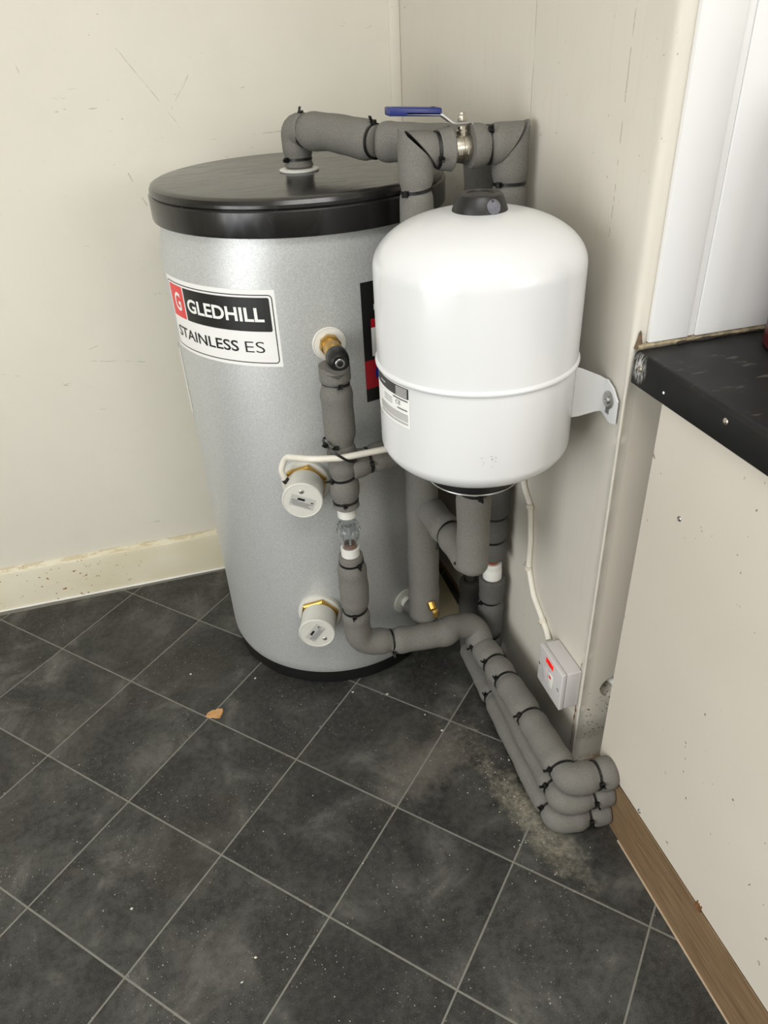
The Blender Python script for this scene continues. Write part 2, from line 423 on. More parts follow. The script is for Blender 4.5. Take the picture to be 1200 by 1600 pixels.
def foam(parent, pts, r, ties=(), ends=('round', 'round'), rad=0.04, r2=None, mat=None, name='foam_sleeve', pinch=0.13, head=(-0.4, -0.9, 0.1), pins=(), bulges=()):
    """lagging sleeve along a path; ties: 3D points (or (point, head direction)); pinched in under each tie"""
    P, L = smooth_path(pts, rad, 0.0035)
    cum = [0.0]
    for p, q in zip(P, P[1:]): cum.append(cum[-1] + (q - p).length)
    L = cum[-1]; r2 = r2 or r
    tl = []
    for t in ties:
        pt, hd = (t if isinstance(t[0], (tuple, list)) else (t, head))
        i = min(range(len(P)), key=lambda k: (P[k] - V(pt)).length); tl.append((i, cum[i], hd))
    nt = len(tl)
    for pt in pins:
        i = min(range(len(P)), key=lambda k: (P[k] - V(pt)).length); tl.append((i, cum[i], None))
    ph = random.random() * 6
    R = []
    for i, s in enumerate(cum):
        q = r + (r2 - r) * (s / L)
        q *= 1 + 0.018 * math.sin(s * 55 + ph) + 0.012 * math.sin(s * 131 + ph * 2)
        for _, st, _h in tl: q *= 1 - pinch * math.exp(-((s - st) / 0.0085) ** 2) + 0.04 * math.exp(-((abs(s - st) - 0.02) / 0.01) ** 2)
        for bp, ba, bw in bulges:
            j = min(range(len(P)), key=lambda k: (P[k] - V(bp)).length); q *= 1 + ba * math.exp(-((s - cum[j]) / bw) ** 2)
        for kind, d in ((ends[0], s), (ends[1], L - s)):
            e = {'round': 0.55 * r, 'soft': 0.2 * r}.get(kind, 0.0022)
            if d < e:
                x = 1 - d / e; lo = {'round': 0.35, 'soft': 0.8}.get(kind, 0.93)
                q *= lo + (1 - lo) * math.sqrt(max(0, 1 - x * x))
        R.append(q)
    bm = bmesh.new(); seg = 26
    T = tangents(P); a, b, _ = frame(T[0]); rings = []
    A = []
    for i, p in enumerate(P):
        if i:
            dq = T[i - 1].rotation_difference(T[i]); a = dq @ a; b = dq @ b
        A.append((a.copy(), b.copy()))
        rings.append([bm.verts.new(p + (a * math.cos(2 * PI * k / seg) + b * math.sin(2 * PI * k / seg)) * R[i] *
                                   (1 + 0.012 * math.sin(3 * 2 * PI * k / seg + cum[i] * 40 + ph))) for k in range(seg)])
    for p, q in zip(rings, rings[1:]):
        for k in range(seg):
            j = (k + 1) % seg; bm.faces.new((p[k], p[j], q[j], q[k]))
    for end, kind in ((0, ends[0]), (-1, ends[1])):
        ring = rings[end]; d = T[end] * (-1 if end == 0 else 1)
        if kind == 'hollow':
            a, b = A[end]; rr = R[end]
            prev = ring
            for f, h in ((0.62, 0.001), (0.56, -0.002), (0.55, -0.02)):
                nr = [bm.verts.new(P[end] + d * h + (a * math.cos(2 * PI * k / seg) + b * math.sin(2 * PI * k / seg)) * rr * f) for k in range(seg)]
                for k in range(seg):
                    j = (k + 1) % seg; bm.faces.new((prev[k], prev[j], nr[j], nr[k]))
                prev = nr
            bm.faces.new(prev)
        else: bm.faces.new(ring)
    bmesh.ops.recalc_face_normals(bm, faces=bm.faces)
    o = obj(name, bm, mat or M['foam'], parent, angle=50)
    for i, s, hd in tl[:nt]: cable_tie(parent, P[i], T[i], R[i] + 0.0004, hd)
    return o
def cable_tie(parent, p, t, r, hd, tilt=None):
    """band, ratchet head and cut tail in one mesh"""
    t = V(t).normalized(); hd = V(hd); hd = (hd - t * hd.dot(t)); hd = hd.normalized() if hd.length > 1e-6 else frame(t)[0]
    rot = Matrix.Rotation(random.uniform(-0.13, 0.13), 3, hd.cross(t)) @ Matrix.Rotation(random.uniform(-0.12, 0.12), 3, hd)
    t = rot @ t; a = (hd - t * hd.dot(t)).normalized(); b = t.cross(a)
    bm = bmesh.new(); n = 40; w = 0.0021; rings = []
    for k in range(n):
        an = 2 * PI * k / n; d = a * math.cos(an) + b * math.sin(an)
        rings.append([bm.verts.new(p + d * (r + x) + t * y) for x, y in ((-0.0008, -w), (0.0012, -w), (0.0012, w), (-0.0008, w))])
    for k in range(n):
        q = rings[(k + 1) % n]; c = rings[k]
        for j in range(4): bm.faces.new((c[j], c[(j + 1) % 4], q[(j + 1) % 4], q[j]))
    def blk(c, ea, eb, et, sa, sb, st):
        r_ = bmesh.ops.create_cube(bm, size=1.0)
        for v in r_['verts']:
            x = v.co.copy(); v.co = c + ea * (x.x * sa) + eb * (x.y * sb) + et * (x.z * st)
        bmesh.ops.bevel(bm, geom=list({e for v in r_['verts'] for e in v.link_edges}), offset=0.0006, segments=1, affect='EDGES')
    blk(p + a * (r + 0.0026), a, b, t, 0.0052, 0.0062, 0.0068)
    q = Matrix.Rotation(random.uniform(0.2, 0.7) * random.choice((-1, 1)), 3, t)
    ta = q @ a
    blk(p + a * (r + 0.0042) + b * 0.003 + ta * 0.004, ta, t.cross(ta), t, 0.009, 0.0014, 0.0038)
    bmesh.ops.recalc_face_normals(bm, faces=bm.faces)
    return obj('cable_tie', bm, M['tie'], parent, smooth=False)
def text_mesh(s, size, bold=0.0):
    cu = bpy.data.curves.new('txt', 'FONT'); cu.body = s; cu.size = size; cu.offset = bold; cu.resolution_u = 4; cu.fill_mode = 'FRONT'
    o = bpy.data.objects.new('txt', cu); COL.objects.link(o)
    dg = bpy.context.evaluated_depsgraph_get(); dg.update()
    me = bpy.data.meshes.new_from_object(o.evaluated_get(dg))
    bm = bmesh.new(); bm.from_mesh(me)
    bpy.data.objects.remove(o); bpy.data.curves.remove(cu); bpy.data.meshes.remove(me)
    return bm
def fit_text(s, u0_, u1_, z0, z1, bold=0.0):
    bm = text_mesh(s, 1.0, bold)
    xs = [v.co.x for v in bm.verts]; ys = [v.co.y for v in bm.verts]
    for v in bm.verts:
        v.co = V((u0_ + (v.co.x - min(xs)) / (max(xs) - min(xs)) * (u1_ - u0_), z0 + (v.co.y - min(ys)) / (max(ys) - min(ys)) * (z1 - z0), 0))
    return bm
def rect2(bm, u0_, u1_, z0, z1, n=1):
    vs = [[bm.verts.new((u0_ + (u1_ - u0_) * i / n, z, 0)) for i in range(n + 1)] for z in (z0, z1)]
    for i in range(n): bm.faces.new((vs[0][i], vs[0][i + 1], vs[1][i + 1], vs[1][i]))
    return bm
def rrect_pts(u0_, u1_, z0, z1, r, sides=(1, 1, 1, 1)):
    out = []
    for (cx, cz, a0) in ((u1_ - r, z1 - r, 0), (u0_ + r, z1 - r, 90), (u0_ + r, z0 + r, 180), (u1_ - r, z0 + r, 270)):
        for k in range(5): an = math.radians(a0 + 22.5 * k); out.append((cx + r * math.cos(an), cz + r * math.sin(an)))
    return out
def stroke2(bm, pts, w):
    n = len(pts); den = []
    for i in range(n):
        a = V(pts[i]); b = V(pts[(i + 1) % n]); k = max(1, int((b - a).length / 0.006))
        den += [a.lerp(b, j / k) for j in range(k)]
    n = len(den); L = []; 
    for i in range(n):
        t = (den[(i + 1) % n] - den[i - 1]).normalized(); nn = V((-t.y, t.x)) * w / 2
        L.append((bm.verts.new((*(den[i] + nn), 0)), bm.verts.new((*(den[i] - nn), 0))))
    for i in range(n):
        a, b = L[i], L[(i + 1) % n]; bm.faces.new((a[0], a[1], b[1], b[0]))
    return bm
def wrap(bm, c, R, a0=0.0):
    """(u, z) print bent round a vertical cylinder; u is arc length, a0 the angle of u = 0"""
    for v in bm.verts:
        an = a0 + v.co.x / R; z = v.co.y; rr = R + v.co.z
        v.co = V((c[0] + rr * math.cos(an), c[1] + rr * math.sin(an), z))
    return bm
def screw(parent, p, n, r=0.0035, mat=None, name='screw'):
    bm = lathe([(0, -0.001), (r, -0.001), (r, 0.0006), (r * 0.75, 0.0014), (r * 0.45, 0.0016), (r * 0.38, 0.0006), (0, 0.0006)], p, n, 14)
    o = obj(name, bm, mat or M['steel'], parent)
    return o

# ------------------------------------------------------------------ the room
XL, XR, YR, ZC = -2.6, 2.2, -3.0, 2.4
def yb(x): return 0.8885 - 0.012 * x                     # face of the back wall (it runs very slightly askew)
def prism(poly, z0, z1):
    bm = bmesh.new()
    a = [bm.verts.new((x, y, z0)) for x, y in poly]; b = [bm.verts.new((x, y, z1)) for x, y in poly]
    n = len(poly)
    for i in range(n): bm.faces.new((a[i], a[(i + 1) % n], b[(i + 1) % n], b[i]))
    bm.faces.new(list(reversed(a))); bm.faces.new(b); bmesh.ops.recalc_face_normals(bm, faces=bm.faces)
    return bm

# floor: grouted base with tiles set into it
floor = struct('floor', box((XL - 0.1, YR - 0.1, -0.05), (XR + 0.1, 1.0, -0.0006)), M['grout'], smooth=False)
TS = 0.23; ta = -0.5479 - yaw
def cal2room(px, py):
    x, y = px * TS - 0.4385 * TS / 0.305, py * TS - 1.191 * TS / 0.305
    return V((math.cos(yaw) * x + math.sin(yaw) * y, -math.sin(yaw) * x + math.cos(yaw) * y))
G0 = cal2room(-2.9201, 6.5936); E1 = V((math.cos(ta), math.sin(ta))) * TS; E2 = V((math.sin(ta), -math.cos(ta))) * TS
def clip(poly, n, d):
    out = []
    for i in range(len(poly)):
        a, b = poly[i], poly[(i + 1) % len(poly)]; da, db = a.dot(n) - d, b.dot(n) - d
        if da <= 0: out.append(a)
        if da * db < 0: out.append(a.lerp(b, da / (da - db)))
    return out
def tile_bm(bm, poly, c=V((0, 0))):
    cen = sum(poly, V((0, 0))) / len(poly); n = len(poly); R_ = []
    for z, ins in ((-0.0015, 0), (-0.0004, 0), (0.0, 0.0009)):
        R_.append([bm.verts.new((*((p + (cen - p).normalized() * ins) - c), z)) for p in poly])
    for a, b in zip(R_, R_[1:]):
        for i in range(n): bm.faces.new((a[i], a[(i + 1) % n], b[(i + 1) % n], b[i]))
    bm.faces.new(R_[-1])
    return bm
g = 0.0016 / TS
cand = []
for i in range(-16, 22):
    for j in range(-14, 24):
        q = [G0 + E1 * (i + a) + E2 * (j + b) for a, b in ((g, g), (g, 1 - g), (1 - g, 1 - g), (1 - g, g))]
        p = q
        for n_, d_ in ((V((1, 0)), 0.012), (V((-1, 0)), 2.6), (V((0, 1)), 0.868), (V((0, -1)), 3.0)):
            if p: p = clip(p, n_, d_)
        if len(p) < 3: continue
        cen = sum(p, V((0, 0))) / len(p)
        ar = abs(sum(p[k].x * p[(k + 1) % len(p)].y - p[(k + 1) % len(p)].x * p[k].y for k in range(len(p)))) / 2
        if ar < 1e-5: continue
        cand.append(((cen - V((-0.45, 0.0))).length, q, p, ar))
cand.sort(key=lambda c: c[0])
full_mesh = None; rest = bmesh.new()
for k, (_, q, p, ar) in enumerate(cand):
    cen = sum(q, V((0, 0))) / 4
    if k >= 240: tile_bm(rest, p); continue
    if ar > 0.999 * (TS * (1 - 2 * g)) ** 2:
        if full_mesh is None:
            b_ = bmesh.new(); tile_bm(b_, q, cen); bmesh.ops.recalc_face_normals(b_, faces=b_.faces)
            full_mesh = bpy.data.meshes.new('floor_tile'); b_.to_mesh(full_mesh); b_.free(); full_mesh.materials.append(M['tile'])
        me = full_mesh
    else:
        b_ = bmesh.new(); tile_bm(b_, p, cen); bmesh.ops.recalc_face_normals(b_, faces=b_.faces)
        me = bpy.data.meshes.new('floor_tile'); b_.to_mesh(me); b_.free(); me.materials.append(M['tile'])
    o = bpy.data.objects.new('floor_tile', me); COL.objects.link(o); o.parent = floor; o.location = (cen.x, cen.y, 0)
bmesh.ops.recalc_face_normals(rest, faces=rest.faces)
o = obj('floor_tile_field', rest, M['tile'], floor, smooth=False); o['kind'] = 'stuff'

struct('ceiling', box((XL - 0.1, YR - 0.1, ZC), (XR + 0.1, 1.0, ZC + 0.1)), M['ceil'], smooth=False)
b_ = bmesh.new()
for lo, hi in (((-1.08, -1.48, 2.365), (-1.05, -0.82, 2.4)), ((0.15, -1.48, 2.365), (0.18, -0.82, 2.4)), ((-1.05, -1.48, 2.365), (0.15, -1.45, 2.4)), ((-1.05, -0.85, 2.365), (0.15, -0.82, 2.4))): add_box(b_, lo, hi, 0.003, 1)
struct('trim_5', b_, M['white'])
wb = struct('wall_back', prism([(XL - 0.1, yb(XL - 0.1)), (0.02, yb(0.02)), (0.02, 1.0), (XL - 0.1, 1.0)], 0, ZC), M['wall'], smooth=False)
struct('trim_1', box((-0.052, 0.880, 0.12), (-0.030, 0.892, ZC), 0.003), M['wall'])
# right wall: boarding stops just above the floor; kinked at the board joint
wr = struct('wall_right', prism([(0, 0.0135), (0, 0.335), (-0.0305, 0.8885), (0.19, 0.8885), (0.19, 0.13), (0.03, 0.13), (0.03, 0.0135)], 0.024, ZC), M['wall_r'], smooth=False)
b_ = prism([(0.003, 0.034), (0.003, 0.335), (-0.027, 0.87), (0.05, 0.87), (0.05, 0.034)], 0.0, 0.0235)
struct('trim_2', b_, M['timber'], smooth=False)
# return wall with a ragged hole where a pipe passes, cladding above the worktop
def ret_wall():
    bm = bmesh.new()
    out = [bm.verts.new(p) for p in ((0.0135, 0, 0.024), (0.16, 0, 0.024), (0.16, 0, 0.45), (0.0135, 0, 0.45))]
    hp = [(0.036, 0.215), (0.040, 0.226), (0.049, 0.235), (0.062, 0.239), (0.076, 0.234), (0.083, 0.219), (0.078, 0.203), (0.066, 0.193), (0.052, 0.190), (0.043, 0.197), (0.038, 0.206)]
    hole = [bm.verts.new((x, 0, z)) for x, z in hp]
    es = [bm.edges.new((l[i], l[(i + 1) % len(l)])) for l in (out, hole) for i in range(len(l))]
    bmesh.ops.triangle_fill(bm, edges=es, use_beauty=True)
    back = [bm.verts.new((0.06 + (x - 0.06) * 0.8, 0.05, 0.214 + (z - 0.214) * 0.8)) for x, z in hp]
    n = len(hp)
    for i in range(n): bm.faces.new((hole[i], hole[(i + 1) % n], back[(i + 1) % n], back[i]))
    bm.faces.new(back)
    for x0, x1, z0, z1 in ((0.0135, 0.16, 0.45, ZC), (0.16, XR + 0.1, 0.024, ZC)):
        vs = [bm.verts.new(p) for p in ((x0, 0, z0), (x1, 0, z0), (x1, 0, z1), (x0, 0, z1))]; bm.faces.new(vs)
    # underside and far side give the wall its thickness
    vs = [bm.verts.new(p) for p in ((0.0135, 0, 0.024), (XR + 0.1, 0, 0.024), (XR + 0.1, 0.12, 0.024), (0.0135, 0.12, 0.024))]; bm.faces.new(vs)
    vs = [bm.verts.new(p) for p in ((0.2, 0.12, 0.024), (XR + 0.1, 0.12, 0.024), (XR + 0.1, 0.12, ZC), (0.2, 0.12, ZC))]; bm.faces.new(vs)
    bmesh.ops.remove_doubles(bm, verts=bm.verts, dist=1e-5); bmesh.ops.recalc_face_normals(bm, faces=bm.faces)
    return bm
wret = struct('wall_return', ret_wall(), M['wall_ret'], smooth=False)
struct('trim_3', box((0.0, 0.003, 0.0), (0.30, 0.03, 0.0235), 0.002), M['timber'])
b_ = lathe([(0, 0), (0.0075, 0), (0.0075, 0.05), (0, 0.05)], (0.058, 0.045, 0.214), (0.25, -1, 0.1), 16)
obj('pipe_stub', b_, M['white'], wret)
# corner bead: slightly proud, chipped
b_ = bmesh.new(); n = 200; L = []
for k in range(n + 1):
    z = 0.03 + (ZC - 0.03) * k / n; w = min(1.0, max(0.0, (z - 0.80) / 0.12)); r = 0.0035 + 0.0085 * w
    d = (0.0016 + 0.0009 * math.sin(k * 1.7) * math.sin(k * 0.61)) * (1 - 0.7 * w)
    pr_ = [(-0.0002, 0.0145)] + [(r - (r + d * math.sin(math.radians(2 * a))) * math.cos(math.radians(a)), r - (r + d * math.sin(math.radians(2 * a))) * math.sin(math.radians(a))) for a in range(0, 91, 15)] + [(0.0145, -0.0002)]
    L.append([b_.verts.new((x, y, z)) for x, y in pr_])
for p, q in zip(L, L[1:]):
    for i in range(len(p) - 1): b_.faces.new((p[i], p[i + 1], q[i + 1], q[i]))
bmesh.ops.recalc_face_normals(b_, faces=b_.faces)
struct('trim_4', b_, M['wall_r'])
# rusty crack along the bead low down
b_ = bmesh.new(); L = []
for k in range(46):
    z = 0.07 + 0.0047 * k; x0 = -0.0012; w = 0.0016 * max(0.1, 0.75 + 0.6 * math.sin(k * 1.3) + random.uniform(-0.5, 0.3)) * (1 if k < 26 else 0.6)
    y = 0.0085 + 0.0008 * math.sin(k * 0.9)
    L.append([b_.verts.new(p) for p in ((-0.0022, y - w, z), (-0.0026, y, z), (-0.0017, y + w, z))])
for p, q in zip(L, L[1:]):
    for i in range(2): b_.faces.new((p[i], p[i + 1], q[i + 1], q[i]))
obj('rust_crack', b_, M['rust'], wr)
for x0, x1 in ((0.0185, 0.0745), (0.0865, 0.48), (0.492, 0.89), (0.902, 1.30), (1.312, 1.7), (1.712, 2.19)):
    obj('cladding_panel', box((x0, -0.0075, 0.8605), (x1, -0.0002, ZC - 0.001), 0.0012), M['panel_white'], wret)
    obj('joint_strip', box((x1 - 0.0002, -0.0052, 0.8605), (x1 + 0.0118, -0.0001, ZC - 0.001), 0.0016), M['panel_white'], wret)
b_ = bmesh.new(); P_, _l = smooth_path([(0.005, -0.0045, 0.8560)] + [(0.005 + 0.03 * k, -0.0045 + random.uniform(-0.001, 0.001), 0.8562 + random.uniform(-0.0008, 0.001)) for k in range(1, 26)], 0.01, 0.004)
sweep(b_, P_, [0.0036 + random.uniform(-0.0008, 0.0008) for _ in P_], 8)
obj('sealant_bead', b_, M['dirt'], wret)
b_ = bmesh.new(); P_ = [V((0.06 + 0.01 * k, -0.0075 + 0.0006 * math.sin(k), 0.8545)) for k in range(40)]
sweep(b_, P_, [0.0016 + random.uniform(-0.0009, 0.0012) for _ in P_], 6); obj('grime_line', b_, M['dark_dirt'], wret)
b_ = lathe([(0, 0), (0.006, 0), (0.0035, 0.010), (0.0018, 0.02), (0, 0.024)], (0.008, -0.002, 0.8535), (0, 0, 1), 9); obj('sealant_blob', b_, plain('brown_grime', rgb(98, 80, 60), 0.9, var=0.3, scale=140), wret)
# other walls with the two window openings the daylight comes through
def wall_hole(axis, pos, a0, a1, h0, h1, z0, z1, thick):
    bm = bmesh.new()
    for lo, hi, za, zb in ((a0, h0, 0, ZC), (h1, a1, 0, ZC), (h0, h1, 0, z0), (h0, h1, z1, ZC)):
        if axis == 'y': add_box(bm, (lo, pos - thick, za), (hi, pos, zb))
        else: add_box(bm, (pos - thick, lo, za), (pos, hi, zb))
    return bm
struct('wall_rear', wall_hole('y', YR, XL - 0.1, XR + 0.1, 0.5, 2.1, 1.0, 2.2, 0.1), M['wall'], smooth=False)
struct('wall_left', wall_hole('x', XL, YR, 0.92, -2.1, -0.5, 0.06, 2.12, 0.1), M['wall'], smooth=False)
struct('wall_far', box((XR, YR, 0), (XR + 0.1, 0.0, ZC)), M['wall'], smooth=False)
def win(name, axis, pos, h0, h1, z0, z1):
    bm = bmesh.new()
    for lo, hi, za, zb in ((h0, h0 + 0.05, z0, z1), (h1 - 0.05, h1, z0, z1), (h0, h1, z0, z0 + 0.05), (h0, h1, z1 - 0.05, z1), ((h0 + h1) / 2 - 0.02, (h0 + h1) / 2 + 0.02, z0, z1)):
        if axis == 'y': add_box(bm, (lo, pos - 0.09, za), (hi, pos - 0.04, zb), 0.004)
        else: add_box(bm, (pos - 0.09, lo, za), (pos - 0.04, hi, zb), 0.004)
    struct(name, bm, M['white'])
win('window_1', 'y', YR, 0.5, 2.1, 1.0, 2.2); win('door_1', 'x', XL, -2.1, -0.5, 0.06, 2.12)
# skirting on the back wall
def skirting():
    prof = [(0.0, 0.0), (0.0165, 0.0), (0.0165, 0.101), (0.0145, 0.109), (0.009, 0.1145), (0.0025, 0.1185), (0.0, 0.1185)]
    bm = bmesh.new(); L = []; n = 60
    for k in range(n + 1):
        x = XL + (-0.033 - XL) * k / n; w = 0.0006 * math.sin(k * 1.1) + 0.0005 * math.sin(k * 2.7)
        L.append([bm.verts.new((x, yb(x) - 0.0003 - d, z + (w if z > 0.1 else 0))) for d, z in prof])
    for p, q in zip(L, L[1:]):
        for i in range(len(prof)): j = (i + 1) % len(prof); bm.faces.new((p[i], p[j], q[j], q[i]))
    bm.faces.new(L[0]); bm.faces.new(L[-1]); bmesh.ops.recalc_face_normals(bm, faces=bm.faces)
    return bm
sk = struct('baseboard_back', skirting(), M['skirt'], angle=25)
b_ = bmesh.new(); P_ = [V((XL + 0.02 * k, yb(XL + 0.02 * k) - 0.0182, 0.0012)) for k in range(126)]
sweep(b_, P_, [0.0026 + random.uniform(-0.0004, 0.0004) for _ in P_], 6); obj('caulk_line', b_, M['print_white'], sk)
struct('baseboard_right', box((-0.112, 0.47, 0.0), (-0.034, 0.85, 0.014), 0.002), M['cream_board'])

# ------------------------------------------------------------------ hot water cylinder
TC = (-0.322, 0.603)
tank = thing('water_cylinder', 'tall silver hot water cylinder with black lid standing in the room corner', 'water heater', (TC[0], TC[1], 0))
RT = 0.247
sb_ = lathe([(0.236, 0.03), (0.243, 0.036), (0.2465, 0.046), (RT, 0.06), (RT, 0.5), (RT, 0.90), (RT, 0.94), (RT, 0.972)], (TC[0], TC[1], 0), seg=128)
for v in sb_.verts:                      # the sheet leans a touch to the right where the lid grips it
    if v.co.z > 0.9: v.co.x += 0.010 * min(1.0, (v.co.z - 0.9) / 0.04)
obj('shell', sb_, M['silver'], tank, angle=30)
obj('base_ring', lathe([(0.236, 0), (0.2405, 0.003), (0.2425, 0.02), (0.2425, 0.041), (0.238, 0.047), (0.2, 0.047)], (TC[0], TC[1], 0), seg=128), M['black'], tank)
LC = (-0.311, 0.600)
lid = obj('lid', lathe([(0.252, 0.957), (0.2568, 0.957), (0.2575, 0.960), (0.2575, 0.9935), (0.2562, 0.9955), (0.2535, 0.9965), (0.2545, 0.9985), (0.2545, 1.003), (0.2515, 1.0085), (0.246, 1.011), (0.238, 1.0118), (0.12, 1.0128), (0, 1.0128)], (LC[0], LC[1], 0), seg=128), M['lid'], tank, angle=24)
HP = (-0.309, 0.588)
obj('outlet_washer', lathe([(0.0, 0.0), (0.033, 0.0), (0.034, 0.0012), (0.034, 0.003), (0.031, 0.0042), (0.026, 0.0046), (0, 0.0046)], (HP[0], HP[1], 1.0128), seg=40), M['white'], tank)
def tank_pt(deg, z, R=RT):
    a = math.radians(deg); return V((TC[0] + R * math.cos(a), TC[1] + R * math.sin(a), z))
def trad(deg): a = math.radians(deg); return V((math.cos(a), math.sin(a), 0))
# maker's label
A0 = math.radians(-165.5)
def ua(deg): return math.radians(deg + 165.5) * RT
def tprint(name, bm, mat, parent, lift): 
    for v in bm.verts: v.co.z = lift
    return obj(name, wrap(bm, TC, RT, A0), mat, parent, smooth=False)
lab = tprint('brand_label', rect2(bmesh.new(), ua(-168.2), ua(-109.6), 0.7505, 0.8785, 40), M['print_white'], tank, 0.0004)
z0l, z1l = 0.7505, 0.8785
tprint('label_border', stroke2(bmesh.new(), rrect_pts(ua(-167.0), ua(-110.9), z0l + 0.0065, z1l - 0.0085, 0.006), 0.0016), M['print_black'], lab, 0.0007)
def rpatch(u0_, u1_, z0, z1, r, n=20):
    bm = bmesh.new(); rect2(bm, u0_, u1_ - r, z0, z1, n)
    pts = [(u1_ - r, z0)] + [(u1_ - r + r * math.sin(math.radians(a)), z0 + r - r * math.cos(math.radians(a))) for a in (0, 30, 60, 90)] + [(u1_ - r + r * math.cos(math.radians(a)), z1 - r + r * math.sin(math.radians(a))) for a in (0, 30, 60, 90)]
    bm.faces.new([bm.verts.new((x, z, 0)) for x, z in pts]); return bm
tprint('label_block', rpatch(ua(-153.0), ua(-112.0), 0.8105, 0.8660, 0.003), M['print_black'], lab, 0.0007)
tprint('label_block', rect2(bmesh.new(), ua(-165.2), ua(-153.9), 0.8105, 0.8660, 8), M['print_red'], lab, 0.0007)
tprint('letter', fit_text('G', ua(-161.4), ua(-156.3), 0.8225, 0.8545, 0.02), M['print_white'], lab, 0.0011)
tprint('lettering', fit_text('GLEDHILL', ua(-151.2), ua(-114.6), 0.8265, 0.8500, 0.026), M['print_white'], lab, 0.0011)
tprint('lettering', fit_text('STAINLESS', ua(-163.8), ua(-126.9), 0.7745, 0.7935, 0.013), M['print_black'], lab, 0.0008)
tprint('lettering', fit_text('ES', ua(-124.0), ua(-116.0), 0.7745, 0.7935, -0.008), M['print_black'], lab, 0.0008)
# black and red information label, half hidden behind the white vessel
inf = tprint('information_label', rect2(bmesh.new(), ua(-77.5), ua(-46), 0.666, 0.874, 22), M['print_black'], tank, 0.0004)
tprint('label_block', rect2(bmesh.new(), ua(-77.5), ua(-46), 0.6905, 0.7415, 22), M['print_dred'], inf, 0.0007)
tprint('lettering', fit_text('H', ua(-72.2), ua(-70.0), 0.826, 0.836, 0.005), M['print_white'], inf, 0.0007)
b_ = bmesh.new(); rect2(b_, ua(-73.9), ua(-62), 0.7475, 0.797, 8); tprint('label_block', b_, M['print_white'], inf, 0.0007)
b_ = bmesh.new(); rect2(b_, ua(-73.9), ua(-62), 0.797, 0.812, 8); tprint('label_block', b_, M['print_dred'], inf, 0.0007)
b_ = bmesh.new(); b_.faces.new([b_.verts.new((ua(-70.2) + 0.0125 * math.cos(2 * PI * k / 24), 0.7165 + 0.0145 * math.sin(2 * PI * k / 24), 0)) for k in range(24)])
tprint('label_disc', b_, M['print_blue'], inf, 0.0010)
# narrow white label edge on the far left
tprint('side_sticker', rect2(bmesh.new(), ua(-186), ua(-171.8), 0.60, 0.735, 10), M['print_white'], tank, 0.0005)
# immersion heaters
def immersion(deg, z, screw_dir, lab_rot):
    d = trad(deg); p = tank_pt(deg, z, RT - 0.004)
    fl = obj('heater_flange', lathe([(0.0, 0), (0.044, 0), (0.045, 0.006), (0.0435, 0.011), (0.040, 0.0125), (0, 0.0125)], p, d, 48), M['off_white'], tank)
    nut = lathe([(0, 0), (0.0385, 0), (0.0415, 0.002), (0.0415, 0.008), (0.0385, 0.010), (0, 0.010)], p + d * 0.0122, d, 6, ph=0.3)
    obj('hex_nut', nut, M['brass'], fl, angle=25)
    cap = obj('heater_cap', lathe([(0, 0), (0.035, 0), (0.035, 0.0435), (0.0362, 0.0445), (0.0362, 0.0475), (0.0350, 0.0490), (0.0335, 0.0494), (0.0325, 0.0486), (0, 0.0486)], p + d * 0.022, d, 56), M['off_white'], tank)
    f = p + d * (0.022 + 0.0487); a, b, _ = frame(d)        # a: right as seen from outside, b: up
    a = -a if a.dot(V((1, 0, 0))) < 0 else a
    sd = (a * math.cos(screw_dir) + b * math.sin(screw_dir))
    obj('screw', lathe([(0, 0), (0.0042, 0), (0.0042, 0.001), (0.003, 0.002), (0.0016, 0.0022), (0.0012, 0.0012), (0, 0.0012)], f + sd * 0.0195, d, 16), M['steel'], cap)
    ca, sa = math.cos(lab_rot), math.sin(lab_rot); ux = a * ca + b * sa; uy = -a * sa + b * ca; c = f - sd * 0.003
    def put(name, bm, mat, lift):
        for v in bm.verts: v.co = c + ux * v.co.x + uy * v.co.y + d * lift
        q = obj(name, bm, mat, cap, smooth=False)
        if name == 'print_lines': q['kind'] = 'stuff'
    put('rating_label', rect2(bmesh.new(), -0.022, 0.022, -0.0115, 0.0115), M['cap_label'], 0.0002)
    bm = bmesh.new(); rect2(bm, -0.010, 0.003, 0.0030, 0.0075); rect2(bm, 0.014, 0.019, 0.002, 0.0042)
    put('print_mark', bm, M['print_black'], 0.0004)
    bm = bmesh.new()
    for k, (x0, x1) in enumerate(((-0.02, -0.008), (-0.021, 0.019), (-0.018, 0.014), (-0.021, 0.012), (-0.016, 0.017))): rect2(bm, x0, x1, 0.0010 - 0.0024 * k, 0.0021 - 0.0024 * k)
    put('print_lines', bm, M['print_grey'], 0.0004)
    return cap
cap_u = immersion(-106.4, 0.528, 1.55, -0.36)
cap_l = immersion(-107.2, 0.215, -0.72, 0.95)
obj('cable_gland', lathe([(0, 0), (0.0065, 0), (0.006, 0.006), (0, 0.006)], tank_pt(-106.4, 0.528, RT + 0.035) + V((-0.027, 0.01, 0.021)), (-0.6, 0, 0.8), 14), M['black'], cap_u)
